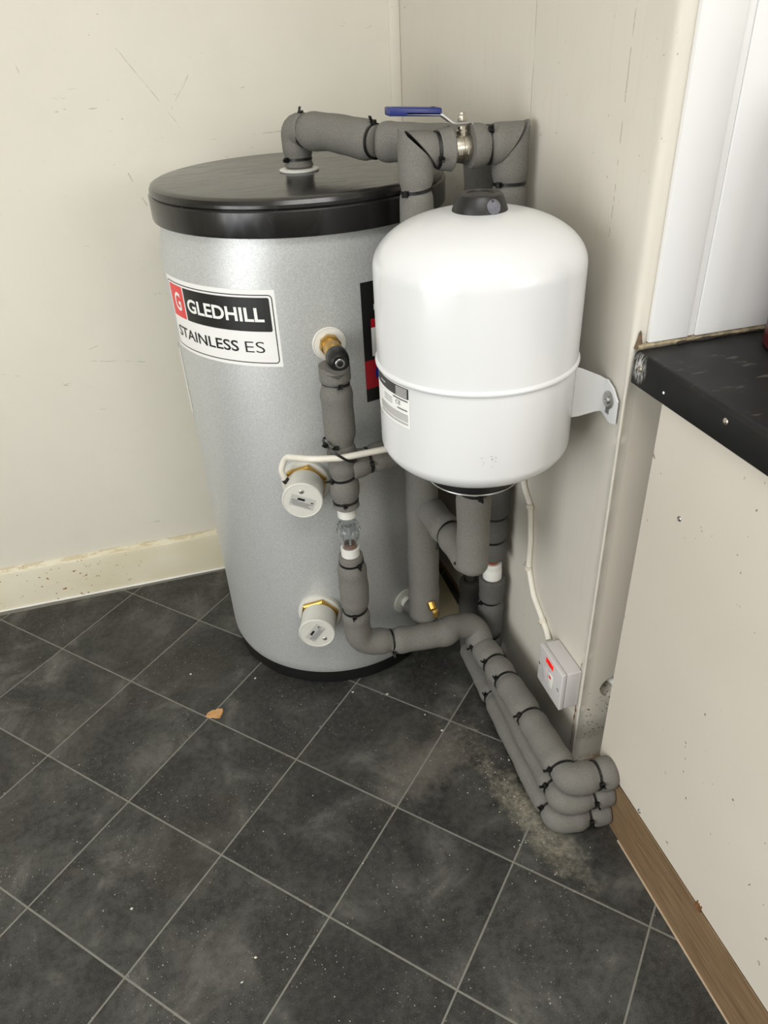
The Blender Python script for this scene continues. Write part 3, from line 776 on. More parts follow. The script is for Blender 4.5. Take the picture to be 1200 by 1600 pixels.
# relief valve
d = trad(-91.3); p = tank_pt(-91.3, 0.784, RT - 0.002)
fl = obj('valve_flange', lathe([(0, 0), (0.0275, 0), (0.0282, 0.001), (0.0282, 0.0028), (0.0266, 0.0036), (0.0255, 0.0026), (0.017, 0.0032), (0, 0.0032)], p, d, 40), M['white'], tank)
rv = obj('relief_valve', add_lathe(add_lathe(lathe([(0, 0), (0.0170, 0), (0.0180, 0.002), (0.0180, 0.013), (0.0165, 0.015), (0.013, 0.016), (0, 0.016)], p + d * 0.003, d, 8, ph=0.2),
    [(0, 0.0), (0.0145, 0.0), (0.0145, 0.026), (0.016, 0.028), (0.016, 0.036), (0.0145, 0.040), (0, 0.040)], p + d * 0.018, d, 32),
    [(0, 0), (0.011, 0), (0.011, 0.032), (0, 0.032)], p + d * 0.046 + V((0, 0, 0.0)), (0, 0, -1), 20), M['brass'], tank)
kn = obj('valve_knob', lathe([(0, 0), (0.0165, 0), (0.0178, 0.002), (0.0178, 0.014), (0.0168, 0.022), (0.0145, 0.0275), (0.0120, 0.030), (0, 0.030)], p + d * 0.058, d + V((0, 0, -0.06)), 32), M['black'], rv)
obj('knob_emblem', lathe([(0.0045, 0), (0.0076, 0), (0.0078, 0.0008), (0.0072, 0.0013), (0.0050, 0.0013), (0.0045, 0.0006)], p + d * 0.088 + V((0, 0, -0.0019)), d + V((0, 0, -0.06)), 24), M['steel'], rv)
obj('emblem_centre', lathe([(0, 0), (0.0044, 0), (0.0044, 0.0016), (0.0036, 0.0020), (0, 0.0020)], p + d * 0.088 + V((0, 0, -0.0019)), d + V((0, 0, -0.06)), 20), M['black'], rv)
# drain / cold feed connection low on the right
dd = trad(-63.0); p = tank_pt(-63.0, 0.180, RT - 0.002)
obj('feed_flange', lathe([(0, 0), (0.0275, 0), (0.0282, 0.001), (0.0282, 0.004), (0.0262, 0.005), (0.022, 0.0045), (0.019, 0.006), (0.016, 0.006), (0, 0.006)], p, dd, 36), M['off_white'], tank)
obj('feed_stub', lathe([(0, 0), (0.013, 0), (0.013, 0.024), (0, 0.024)], p + dd * 0.006, dd, 24), M['white'], tank)

# ------------------------------------------------------------------ white expansion vessel
VC = (-0.168, 0.115); RV = 0.1375
ves = thing('expansion_vessel', 'glossy white expansion vessel with black top cap bracketed to the wall', 'pressure vessel', (VC[0], VC[1], 0.6405))
prof = []
for k in range(0, 20):
    t = k / 19 * PI / 2; prof.append((0.071 + (RV - 0.0012 - 0.071) * math.sin(t) ** 0.85, 0.670 + 0.040 * max(0.0, 1 - math.cos(t)) ** 0.8))
prof += [(RV - 0.0012, 0.75), (RV - 0.0012, 0.8255), (RV + 0.0006, 0.8262), (RV + 0.0026, 0.8285), (RV + 0.0030, 0.831), (RV + 0.0018, 0.8332), (RV, 0.8345), (RV, 0.88), (RV, 0.954)]
for k in range(1, 25):
    t = k / 24 * PI / 2; prof.append((max(0.0, RV * math.cos(t) ** 0.85) if k < 24 else 0.0, 0.954 + 0.066 * math.sin(t)))
obj('vessel_shell', lathe(prof, (VC[0], VC[1], 0), seg=128), M['white_gloss'], ves, angle=40)
cap = obj('top_cap', lathe([(0.020, 1.004), (0.0352, 1.0145), (0.0357, 1.0165), (0.0340, 1.022), (0.0300, 1.0335), (0.0272, 1.0375), (0.0230, 1.0390), (0.0175, 1.0387), (0.0165, 1.0373), (0.0115, 1.0369), (0.0105, 1.0375), (0, 1.0375)], (VC[0], VC[1], 0), seg=48), M['black'], ves, angle=30)
# small grey dimple disc on the cap's side, its grey painting in a highlight
n_ = V((math.cos(math.radians(-81)) * 0.93, math.sin(math.radians(-81)) * 0.93, 0.37))
obj('cap_highlight_disc', lathe([(0, 0), (0.0092, 0), (0.0092, 0.0008), (0.0082, 0.0014), (0.0076, 0.0008), (0, 0.0008)], V((VC[0], VC[1], 1.0265)) + V((n_.x, n_.y, 0)).normalized() * 0.0318, n_, 28), plain('grey_highlight', rgb(96, 96, 104), 0.35, var=0.3, scale=160), cap)
obj('bottom_collar', lathe([(0.058, 0.643), (0.0695, 0.643), (0.0700, 0.645), (0.0705, 0.672), (0.069, 0.676), (0.05, 0.676)], (VC[0], VC[1], 0), seg=64), M['black'], ves)
obj('collar_rim', lathe([(0.05, 0.6405), (0.0705, 0.6405), (0.0713, 0.6415), (0.0705, 0.6428), (0.05, 0.6428)], (VC[0], VC[1], 0), seg=64), M['steel'], ves)
# rating label
RVL = RV - 0.0012; VA0 = math.radians(-215)
def uv(deg): return math.radians(deg + 215) * RVL
def vprint(name, bm, mat, parent, lift):
    for v in bm.verts: v.co.z = lift
    return obj(name, wrap(bm, VC, RVL, VA0), mat, parent, smooth=False)
vl = vprint('rating_label', rect2(bmesh.new(), uv(-210), uv(-150.6), 0.7665, 0.8245, 30), M['print_white'], ves, 0.0003)
vprint('label_block', rect2(bmesh.new(), uv(-209), uv(-151.2), 0.8085, 0.8235, 30), plain('charcoal_print', rgb(52, 52, 54), 0.45, var=0.03), vl, 0.0005)
b_ = bmesh.new()
for k in range(6): rect2(b_, uv(-162), uv(-152.5), 0.8100 + 0.0022 * k, 0.8108 + 0.0022 * k, 5)
rect2(b_, uv(-181), uv(-174), 0.8150, 0.8162, 4); vprint('print_lines', b_, M['print_white'], vl, 0.0007)['kind'] = 'stuff'
b_ = bmesh.new()
for k in range(8): rect2(b_, uv(-182), uv(-152.0), 0.7705 + 0.0019 * k + (0.0012 if k > 1 else 0), 0.7713 + 0.0019 * k + (0.0012 if k > 1 else 0), 14)
rect2(b_, uv(-165), uv(-152.0), 0.8040, 0.8062, 6); rect2(b_, uv(-161), uv(-152.5), 0.7905, 0.7925, 5)
for k in range(3): rect2(b_, uv(-176), uv(-166), 0.7930 + 0.0034 * k, 0.7940 + 0.0034 * k, 5)
vprint('print_lines', b_, M['print_grey'], vl, 0.0005)['kind'] = 'stuff'
vprint('lettering', fit_text('CE', uv(-162.5), uv(-158.0), 0.7965, 0.8020, 0.0), M['print_black'], vl, 0.0006)
# pen-like scuff marks low on the front
b_ = bmesh.new()
for k in range(9):
    u = uv(-104) + random.uniform(-0.011, 0.011); z = 0.735 + random.uniform(-0.013, 0.010); l = random.uniform(0.001, 0.003)
    rect2(b_, u, u + l, z, z + 0.0005)
vprint('scuff_marks', b_, M['print_grey'], ves, 0.0003)
# wall brackets: strap welded to the vessel, plate screwed to the wall; second one out of sight behind
def bracket(sgn):
    y = lambda v: VC[1] + sgn * (v - VC[1])
    path = [(-0.050, 0.0500), (-0.040, 0.0490), (-0.012, 0.0475), (-0.0050, 0.0440), (-0.0035, 0.036), (-0.0035, 0.020), (-0.0035, 0.006)]
    top = [0.818, 0.814, 0.800, 0.796, 0.797, 0.790, 0.776]; bot = [0.742, 0.742, 0.746, 0.747, 0.744, 0.738, 0.742]
    bm = bmesh.new(); L = []
    for (x, yy), t, b in zip(path, top, bot): L.append([bm.verts.new((x, y(yy), b)), bm.verts.new((x, y(yy), t))])
    for p, q in zip(L, L[1:]): bm.faces.new((p[0], q[0], q[1], p[1]))
    bmesh.ops.recalc_face_normals(bm, faces=bm.faces)
    bmesh.ops.solidify(bm, geom=bm.faces[:], thickness=0.0028)
    bmesh.ops.bevel(bm, geom=[e for e in bm.edges if not e.is_manifold or e.calc_face_angle(0) > 0.8], offset=0.0009, segments=2, affect='EDGES')
    br = obj('wall_bracket', bm, M['white_gloss'], ves, angle=40)
    add = V((-0.0066, y(0.0265), 0.771))
    obj('bracket_slot', box((-0.0067, min(y(0.023), y(0.032)), 0.750), (-0.0062, max(y(0.023), y(0.032)), 0.776), 0.0002), M['print_grey'], br, smooth=False)
    obj('washer', lathe([(0, 0), (0.0125, 0), (0.0125, 0.0014), (0.0118, 0.0018), (0, 0.0018)], add, (-1, 0, 0), 28), M['steel'], br)
    obj('screw', lathe([(0, 0), (0.0052, 0), (0.0056, 0.0015), (0.0045, 0.0032), (0.0022, 0.0036), (0.0016, 0.0018), (0, 0.0018)], add + V((-0.0016, 0, 0)), (-1, 0, 0), 20), M['steel'], br)
bracket(1); bracket(-1)

# ------------------------------------------------------------------ insulated pipes
CAMDIR = (-0.35, -0.85, 0.35)
# hot outlet: up from the lid, over to the corner and down
hot = thing('insulated_pipe', 'grey foam-lagged pipe rising from the black tank lid and bending towards the corner', 'pipe', (HP[0], HP[1], 1.0175))
foam(hot, [(HP[0], HP[1], 1.0172), (HP[0] + 0.001, HP[1], 1.075), (HP[0] + 0.014, HP[1] - 0.026, 1.077)], 0.0255, ties=[((HP[0], HP[1], 1.0315), (-1, -0.5, 0))], ends=('soft', 'flat'), rad=0.022, bulges=[((HP[0] + 0.002, HP[1] - 0.004, 1.07), 0.05, 0.012)])
foam(hot, [(HP[0] + 0.012, HP[1] - 0.018, 1.0745), (-0.262, 0.515, 1.0745), (-0.212, 0.425, 1.0665)], 0.0285, ties=[((HP[0] + 0.013, HP[1] - 0.021, 1.0745), (-0.3, 0.1, 1)), ((-0.214, 0.428, 1.067), (0.1, -0.4, 1))], ends=('soft', 'soft'), r2=0.0285)
foam(hot, [(-0.2125, 0.4265, 1.067), (-0.165, 0.405, 1.064), (-0.046, 0.418, 1.052), (-0.040, 0.42, 0.98), (-0.043, 0.42, 0.225)], 0.0275, pins=[(-0.214, 0.428, 1.067)], ends=('soft', 'flat'), rad=0.05)
obj('pipe_core', tube([(-0.042, 0.42, 0.30), (-0.043, 0.417, 0.12)], 0.012), M['foam_in'], hot)
# left riser: cold feed up from the tank
cold = thing('insulated_pipe', 'thick vertical grey foam-lagged pipe with small brass drain cock near its foot', 'pipe', (-0.183, 0.322, 0.163))
foam(cold, [(-0.184, 0.322, 0.172), (-0.184, 0.322, 0.62)], 0.0315, ends=('round', 'flat'), r2=0.030)
foam(cold, [(-0.205, 0.366, 0.180), (-0.190, 0.336, 0.180)], 0.017, ends=('flat', 'flat'))
dc = V((-0.180, 0.288, 0.240))
dco = obj('drain_cock', lathe([(0, 0), (0.0085, 0), (0.0085, 0.014), (0.007, 0.016), (0, 0.016)], dc + V((0, 0.004, 0)), (0.1, -0.7, -0.62), 18), M['brass'], cold)
obj('drain_nut', lathe([(0, 0), (0.0065, 0), (0.0065, 0.006), (0, 0.006)], dc + V((0.003, -0.009, -0.0085)), (0.3, -0.5, -0.8), 6), M['brass'], dco, angle=20)
obj('drain_spout', lathe([(0, 0), (0.0048, 0), (0.0048, 0.012), (0.0040, 0.0125), (0.0032, 0.012), (0.003, 0.006), (0, 0.006)], dc + V((0.004, -0.012, -0.012)), (0.05, -0.15, -1), 16), M['brass'], dco)
def cut(bm, p, n, fill=True):
    r = bmesh.ops.bisect_plane(bm, geom=bm.verts[:] + bm.edges[:] + bm.faces[:], plane_co=p, plane_no=n, clear_outer=True)
    if fill:
        es = [e for e in r['geom_cut'] if isinstance(e, bmesh.types.BMEdge)]
        bmesh.ops.holes_fill(bm, edges=bm.edges[:], sides=0)
    return bm
def sleeve(parent, p0, p1, r, planes=(), hollow=True, flare=(0, 0), ties=()):
    """straight sleeve with a bore, its ends cut by mitre planes"""
    p0, p1 = V(p0), V(p1); d = (p1 - p0); L = d.length; d.normalize(); a, b, _ = frame(d); bm = bmesh.new(); seg = 32; n = max(6, int(L / 0.005))
    ts = [((V(t) - p0).dot(d), h) for t, h in ties]
    outer = []; inner = []
    for i in range(n + 1):
        s = L * i / n; q = r * (1 + 0.012 * math.sin(s * 60))
        q *= 1 + flare[0] * math.exp(-(s / 0.018) ** 2) + flare[1] * math.exp(-((L - s) / 0.018) ** 2)
        for t, h in ts: q *= 1 - 0.13 * math.exp(-((s - t) / 0.008) ** 2)
        if i in (0, n): q *= 0.985
        for lst, k in ((outer, q), (inner, r * 0.56)):
            lst.append([bm.verts.new(p0 + d * s + (a * math.cos(2 * PI * j / seg) + b * math.sin(2 * PI * j / seg)) * k) for j in range(seg)])
    for lst in (outer, inner):
        for x, y in zip(lst, lst[1:]):
            for j in range(seg): k = (j + 1) % seg; bm.faces.new((x[j], x[k], y[k], y[j]))
    for e in (0, -1):
        for j in range(seg): k = (j + 1) % seg; bm.faces.new((outer[e][j], outer[e][k], inner[e][k], inner[e][j]))
    bmesh.ops.recalc_face_normals(bm, faces=bm.faces)
    for p, nn in planes:
        bmesh.ops.bisect_plane(bm, geom=bm.verts[:] + bm.edges[:] + bm.faces[:], plane_co=V(p), plane_no=V(nn), clear_outer=True)
        loops = [e for e in bm.edges if e.is_boundary]
        bmesh.ops.bridge_loops(bm, edges=loops)
    bmesh.ops.recalc_face_normals(bm, faces=bm.faces)
    o = obj('foam_sleeve', bm, M['foam'], parent, angle=40)
    for t, h in ts:
        cable_tie(parent, p0 + d * t, d, r * 0.895, h)
    return o
ZB, YBR = 1.0625, 0.316
mL = V((-0.1835, YBR, ZB))
sleeve(cold, (-0.1845, 0.318, 0.61), (-0.1855, 0.316, 1.115), 0.0255, planes=[(mL + V((0.004, 0, 0.004)), (0.66, -0.08, 0.75))], ties=[((-0.1853, 0.317, 1.013), (-1, -0.7, 0))])
sleeve(cold, (-0.225, YBR, ZB + 0.001), (-0.149, YBR - 0.001, ZB), 0.0272, planes=[(mL + V((0.002, 0, 0.0075)), (-0.75, 0.0, -0.66))], ties=[((-0.1535, YBR, ZB), (0.15, -1, -0.35))], flare=(0, -0.05))
obj('copper_pipe', tube([(-0.1845, 0.318, 0.95), (-0.185, 0.316, ZB), (-0.12, YBR, ZB)], 0.012, rad=0.014), M['copper'], cold)
# ball valve between the two
bv = thing('ball_valve', 'nickel lever ball valve with blue handle between two lagged pipe elbows', 'valve', (-0.112, YBR, ZB))
obj('foam_collar', lathe([(0.016, 0.0), (0.0262, 0.0), (0.0275, 0.004), (0.0290, 0.014), (0.0300, 0.0185), (0.0285, 0.0205), (0.017, 0.0185)], (-0.1525, YBR, ZB), (1, 0, 0), 40), M['foam'], cold)
body = obj('valve_body', add_lathe(lathe([(0, -0.030), (0.0145, -0.030), (0.0145, -0.015), (0.0168, -0.0145), (0.0176, -0.010), (0.0178, -0.001), (0.0170, -0.0005), (0.0170, 0.0008), (0.0180, 0.0012), (0.0180, 0.0105), (0.0172, 0.014), (0.0150, 0.015), (0.0150, 0.030), (0, 0.030)], (-0.117, YBR, ZB), (1, 0, 0), 36),
    [(0, 0.0), (0.0085, 0.0), (0.0085, 0.022), (0.0070, 0.024), (0.0070, 0.028), (0, 0.028)], (-0.1145, YBR, ZB), (0, 0, 1), 24), M['nickel'], bv, angle=28)
obj('raised_mark', add_box(add_box(box((-0.1255, YBR - 0.0186, ZB - 0.007), (-0.1243, YBR - 0.0150, ZB - 0.001)), (-0.1222, YBR - 0.0186, ZB - 0.007), (-0.1210, YBR - 0.0150, ZB - 0.001)), (-0.1120, YBR - 0.0187, ZB - 0.007), (-0.1108, YBR - 0.0150, ZB + 0.003)), M['nickel'], body)
lever = bmesh.new(); lp = [(-0.0985, 1.0845), (-0.0992, 1.0925), (-0.1025, 1.0962), (-0.128, 1.0965), (-0.1335, 1.0985), (-0.146, 1.1075), (-0.150, 1.1095), (-0.200, 1.1135)]
L = []
for x, z in lp:
    w = 0.0105 if x < -0.104 else 0.006
    L.append([lever.verts.new((x, YBR - w, z)), lever.verts.new((x, YBR + w, z))])
for p, q in zip(L, L[1:]): lever.faces.new((p[0], q[0], q[1], p[1]))
bmesh.ops.recalc_face_normals(lever, faces=lever.faces); bmesh.ops.solidify(lever, geom=lever.faces[:], thickness=0.0022)
lv = obj('lever', lever, M['steel'], bv)
gb = bmesh.new(); add_box(gb, (-0.2265, YBR - 0.0105, 1.1055), (-0.1485, YBR + 0.0105, 1.1165), 0.0024, 3)
for v in gb.verts: v.co.z += (-0.1485 - v.co.x) / 0.078 * 0.0055
gp = obj('lever_grip', gb, M['blue'], lv)
obj('grip_hole', lathe([(0, 0), (0.0034, 0), (0.0038, 0.0006), (0.0028, 0.0008), (0.0024, 0.0002), (0, 0.0002)], (-0.160, YBR - 0.003, 1.1172), (0, 0, 1), 18), plain('navy_recess', rgb(14, 22, 66), 0.5), gp)
obj('lever_nut', lathe([(0, 0), (0.0078, 0), (0.0080, 0.001), (0.0080, 0.0065), (0.0072, 0.0078), (0.0045, 0.008), (0.0045, 0.0105), (0.0035, 0.0112), (0, 0.0112)], (-0.1145, YBR, 1.0975), (0, 0, 1), 6, ph=0.2), M['nickel'], lv, angle=25)
# right riser: down the wall beside the vessel
rise = thing('insulated_pipe', 'vertical grey foam-lagged pipe tight against the right wall behind the white vessel', 'pipe', (-0.038, 0.312, 0.29))
mR = V((-0.0385, YBR, ZB))
sleeve(rise, (-0.1035, YBR, ZB + 0.001), (0.0, YBR, ZB), 0.0288, planes=[(mR + V((-0.018, 0, -0.0145)), (0.775, 0.0, -0.63))], ties=[((-0.0745, YBR, ZB), (0.1, -0.75, 0.85))], flare=(0.04, 0))
sleeve(rise, (-0.0385, 0.314, 0.62), (-0.0385, 0.316, 1.112), 0.0268, planes=[(mR + V((-0.018, 0, -0.0155)), (-0.71, 0.0, 0.70))], ties=[((-0.0385, 0.316, 1.008), (-1, -0.6, 0.1))])
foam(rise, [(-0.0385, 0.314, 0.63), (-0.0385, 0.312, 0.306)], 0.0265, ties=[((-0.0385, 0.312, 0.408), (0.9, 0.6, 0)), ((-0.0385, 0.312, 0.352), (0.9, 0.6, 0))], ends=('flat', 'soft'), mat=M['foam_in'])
obj('copper_pipe', tube([(-0.10, YBR, ZB), (-0.0385, YBR, ZB), (-0.0385, 0.313, 0.9), (-0.0385, 0.312, 0.255)], 0.0115, rad=0.014), M['copper'], rise)
obj('push_fit_coupling', lathe([(0.0118, 0.046), (0.0165, 0.046), (0.0182, 0.044), (0.0186, 0.036), (0.0178, 0.0335), (0.0178, 0.031), (0.0192, 0.029), (0.0195, 0.004), (0.0185, 0.0), (0.012, 0.0)], (-0.0385, 0.312, 0.2465), (0, 0, 1), 40), M['white'], rise)
# lower right pipe: from the coupling to the floor and along the wall (middle of the three)
def run_end(z, dx=0.0): return [(-0.073 + dx, 0.0, z), (-0.073 + dx, -0.104, z), (0.0108, -0.107, z)]
mid = thing('insulated_pipe', 'grey foam-lagged pipe from white coupling to floor, middle one of three along the wall', 'pipe', (-0.0385, 0.312, 0.06))
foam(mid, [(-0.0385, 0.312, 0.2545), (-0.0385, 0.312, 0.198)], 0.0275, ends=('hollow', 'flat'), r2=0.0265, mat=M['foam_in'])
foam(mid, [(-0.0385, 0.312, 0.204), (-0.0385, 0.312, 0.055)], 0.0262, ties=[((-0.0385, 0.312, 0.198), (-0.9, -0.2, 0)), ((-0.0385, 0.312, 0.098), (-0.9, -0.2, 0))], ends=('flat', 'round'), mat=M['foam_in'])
foam(mid, [(-0.050, 0.285, 0.077), (-0.064, 0.2, 0.077)] + run_end(0.079, -0.001), 0.0255, ties=[((-0.074, -0.073, 0.079), (-0.8, 0, 0.5)), ((-0.028, -0.105, 0.079), (0, -1, 0.3))], ends=('round', 'flat'), rad=0.022)
# hot pipe's lower piece and the run on the floor (bottom of the three)
low = thing('insulated_pipe', 'grey foam-lagged pipe lying on the floor tiles, bottom one of three along the wall', 'pipe', (-0.08, 0.1, 0.0))
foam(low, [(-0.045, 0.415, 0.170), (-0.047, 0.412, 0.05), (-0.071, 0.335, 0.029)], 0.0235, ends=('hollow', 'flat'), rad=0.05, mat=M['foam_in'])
foam(low, [(-0.068, 0.345, 0.029), (-0.073, 0.2, 0.0285), (-0.080, 0.0, 0.0285), (-0.081, -0.102, 0.0285), (0.0108, -0.108, 0.0285)], 0.0265, ties=[((-0.083, -0.078, 0.0285), (-0.8, 0, 0.5)), ((-0.028, -0.108, 0.0285), (0, -1, 0.3)), ((-0.073, 0.19, 0.029), (-0.9, 0, 0.6))], ends=('flat', 'flat'), rad=0.022)
# relief valve discharge, above the tundish
up = thing('insulated_pipe', 'grey foam-lagged pipe hanging from the brass relief valve down to the clear tundish', 'pipe', (-0.336, 0.290, 0.505))
DX, DY = -0.3355, 0.290
def top_sleeve():
    P_, Lp = smooth_path([(DX, DY, 0.738), (DX, DY, 0.774)], 0.01, 0.003); bm = sweep(bmesh.new(), P_, [0.0205, 0.0208, 0.0215, 0.0235] + [0.0252] * (len(P_) - 4), 28)
    # scooped out at the front where the knob sits
    for v in bm.verts:
        if v.co.z > 0.765 and v.co.y < DY + 0.004: v.co.z -= 0.010 * max(0, 1 - abs(v.co.x - DX) / 0.02)
    return bm
obj('foam_sleeve', top_sleeve(), M['foam'], up, angle=45)
foam(up, [(DX, DY, 0.747), (DX, DY, 0.634)], 0.0248, pins=[(DX, DY, 0.637)], ties=[((DX, DY, 0.7445), (0.1, -1, 0))], ends=('flat', 'flat'), bulges=[((DX, DY, 0.67), 0.05, 0.05)])
foam(up, [(DX, DY, 0.637), (DX, DY, 0.507)], 0.0242, ties=[((DX, DY, 0.637), (-0.5, -0.9, 0)), ((DX, DY, 0.571), (-1, -0.35, 0)), ((DX, DY, 0.522), (-0.25, -1, 0))], ends=('flat', 'soft'), bulges=[((DX, DY, 0.595), 0.06, 0.02)])
foam(up, [(DX + 0.012, DY, 0.588), (DX + 0.062, DY + 0.006, 0.592), (-0.2145, 0.306, 0.590)], 0.0245, ties=[((DX + 0.046, DY + 0.004, 0.591), (0.1, -1, 0.2))], ends=('flat', 'flat'), bulges=[((DX + 0.075, DY, 0.59), 0.06, 0.03)])
lt = V((DX - 0.004, DY - 0.004, 0.624)); cable_tie(up, lt, V((0.55, 0.0, 0.8)), 0.033, V((-0.8, -0.4, 0.55)))
# tundish
tun = thing('tundish', 'clear plastic tundish with two white nuts on the discharge pipe', 'tundish', (DX, DY, 0.40))
def ribbed(z0, z1, r):
    bm = lathe([(0.012, z1), (r - 0.002, z1), (r, z1 - 0.001), (r, z0 + 0.001), (r - 0.0015, z0), (0.012, z0)], (DX, DY, 0), (0, 0, 1), 72)
    for v in bm.verts:
        q = V((v.co.x - DX, v.co.y - DY)); an = math.atan2(q.y, q.x)
        if q.length > r - 0.0006: q *= 1 + 0.018 * (1 if math.sin(an * 24) > 0 else 0); v.co.x, v.co.y = DX + q.x, DY + q.y
    return bm
obj('compression_nut', ribbed(0.4880, 0.5075, 0.0168), M['white'], tun, angle=30)
obj('compression_nut', ribbed(0.3960, 0.4200, 0.0168), M['white'], tun, angle=30)
cb = bmesh.new()
add_lathe(cb, [(0.0095, 0.490), (0.0130, 0.490), (0.0130, 0.474), (0.0115, 0.472), (0.0098, 0.474)], (DX, DY, 0), (0, 0, 1), 40)
add_lathe(cb, [(0.0178, 0.470), (0.0196, 0.470), (0.0200, 0.464), (0.0215, 0.462), (0.0222, 0.459), (0.0215, 0.456), (0.0200, 0.455), (0.0198, 0.446), (0.0182, 0.440), (0.0145, 0.4345), (0.0140, 0.420), (0.0120, 0.420), (0.0122, 0.4350), (0.0165, 0.4415), (0.0180, 0.448), (0.0180, 0.462)], (DX, DY, 0), (0, 0, 1), 40)
for k in range(3):
    an = 0.9 + k * 2.1; c = V((DX + 0.0155 * math.cos(an), DY + 0.0155 * math.sin(an), 0)); add_box(cb, c + V((-0.002, -0.002, 0.464)), c + V((0.002, 0.002, 0.476)), 0.0005, 1)
obj('clear_body', cb, M['clear'], tun)
ig = bmesh.new()
for k in range(3):
    an = 0.4 + k * 2.1; c = V((DX + 0.013 * math.cos(an), DY + 0.013 * math.sin(an), 0))
    add_box(ig, c + V((-0.0018, -0.0018, 0.432)), c + V((0.0018, 0.0018, 0.466)), 0.0005, 1)
add_lathe(ig, [(0.004, 0.448), (0.007, 0.448), (0.0085, 0.468), (0.0070, 0.468)], (DX, DY, 0), (0, 0, 1), 20)
obj('inner_funnel', ig, plain('grey_clear_plastic', rgb(150, 150, 150), 0.15), tun)
obj('copper_pipe', lathe([(0.0, 0.39), (0.0112, 0.39), (0.0112, 0.4285), (0.0096, 0.429), (0.0092, 0.42), (0, 0.42)], (DX, DY, 0), (0, 0, 1), 24), M['copper'], tun)
# discharge below the tundish: down, across in front of the tank, then the top run along the wall
dis = thing('insulated_pipe', 'grey foam-lagged pipe curving from below the tundish to become the top floor run', 'pipe', (-0.30, 0.28, 0.16))
foam(dis, [(DX, DY, 0.4015), (DX, DY, 0.380)], 0.0235, ends=('hollow', 'flat'), r2=0.022)
foam(dis, [(DX, DY, 0.390), (DX + 0.001, DY, 0.33), (DX - 0.001, DY - 0.002, 0.270)], 0.0255, pins=[(DX, DY, 0.273)], ties=[((DX, DY, 0.3855), (0.45, -1, 0))], ends=('flat', 'flat'), r2=0.0258, bulges=[((DX, DY, 0.315), 0.10, 0.04)])
foam(dis, [(DX - 0.001, DY - 0.002, 0.276), (DX + 0.001, DY - 0.004, 0.183), (-0.266, 0.281, 0.172)], 0.0265, ties=[((DX, DY, 0.273), (-0.3, -1, 0)), ((-0.268, 0.281, 0.1735), (-0.1, -0.9, -0.45))], ends=('flat', 'flat'), rad=0.05)
foam(dis, [(-0.272, 0.281, 0.1715), (-0.215, 0.276, 0.168), (-0.155, 0.274, 0.166), (-0.140, 0.281, 0.171), (-0.085, 0.290, 0.156), (-0.080, 0.255, 0.118)], 0.0268, pins=[(-0.268, 0.281, 0.1715)], ends=('flat', 'round'), rad=0.03, bulges=[((-0.158, 0.28, 0.175), 0.09, 0.012)])
foam(dis, [(-0.083, 0.292, 0.128), (-0.080, 0.26, 0.122)], 0.027, ends=('round', 'flat'))
foam(dis, [(-0.081, 0.268, 0.123), (-0.074, 0.17, 0.123), (-0.069, 0.02, 0.126), (-0.067, -0.10, 0.1285), (0.0108, -0.106, 0.1285)], 0.0272,
     ties=[((-0.080, 0.258, 0.123), (-0.9, 0, 0.3)), ((-0.0765, 0.198, 0.123), (-0.9, 0, 0.6)), ((-0.0735, 0.145, 0.124), (-0.9, 0, 0.6)), ((-0.069, 0.048, 0.126), (-0.9, 0, 0.6)), ((-0.066, -0.078, 0.128), (-0.8, -0.5, 0.3)), ((-0.022, -0.104, 0.1285), (0.1, -1, 0.3))], ends=('flat', 'flat'), rad=0.022, pinch=0.12)
# vessel connection: U from under the vessel back to the left riser
con = thing('insulated_pipe', 'grey foam-lagged U-bend hanging directly under the white expansion vessel', 'pipe', (-0.166, 0.115, 0.46))
foam(con, [(-0.166, 0.115, 0.6400), (-0.166, 0.115, 0.4490)], 0.0268, ties=[((-0.166, 0.115, 0.6090), (0, -1, 0))], ends=('flat', 'round'))
foam(con, [(-0.166, 0.118, 0.461), (-0.166, 0.16, 0.459), (-0.168, 0.220, 0.458)], 0.0272, pins=[(-0.168, 0.217, 0.458)], ends=('round', 'flat'))
foam(con, [(-0.168, 0.212, 0.458), (-0.176, 0.300, 0.457)], 0.0275, ties=[((-0.168, 0.217, 0.458), (-0.8, -0.1, -0.6))], ends=('flat', 'flat'))
cable_tie(con, V((-0.166, 0.124, 0.464)), V((0, 0.75, 0.66)), 0.0268, V((0, -0.66, -0.75)))

# ------------------------------------------------------------------ cable, clips, switched spur
cu = tank_pt(-106.4, 0.528, RT + 0.033) + V((-0.029, 0.012, 0.020))
cab = tube([cu, cu + V((-0.006, -0.003, 0.026)), cu + V((0.004, -0.008, 0.052)), (-0.392, 0.262, 0.629), (-0.345, 0.2575, 0.6245), (-0.262, 0.262, 0.6235), (-0.12, 0.262, 0.600), (-0.045, 0.262, 0.565), (-0.0065, 0.268, 0.520), (-0.0055, 0.263, 0.495), (-0.0050, 0.233, 0.470), (-0.0050, 0.222, 0.40), (-0.0050, 0.221, 0.337), (-0.0050, 0.193, 0.289), (-0.0050, 0.132, 0.252), (-0.008, 0.115, 0.243)], 0.0056, rad=0.03, seg=12, step=0.004)
tag(obj('cable', cab, M['cable'], at=(-0.005, 0.13, 0.25)), 'white cable looping from the upper heater cap across to the right wall', 'cable')
clips = (((0.233, 0.470), 'white cable clip on the right wall just below the white vessel', (-0.1, -1)), ((0.2212, 0.337), 'white cable clip halfway down the cable on the right wall', (0, -1)), ((0.147, 0.261), 'white cable clip on the right wall just above the spur switch box', (-0.8, -0.55)))
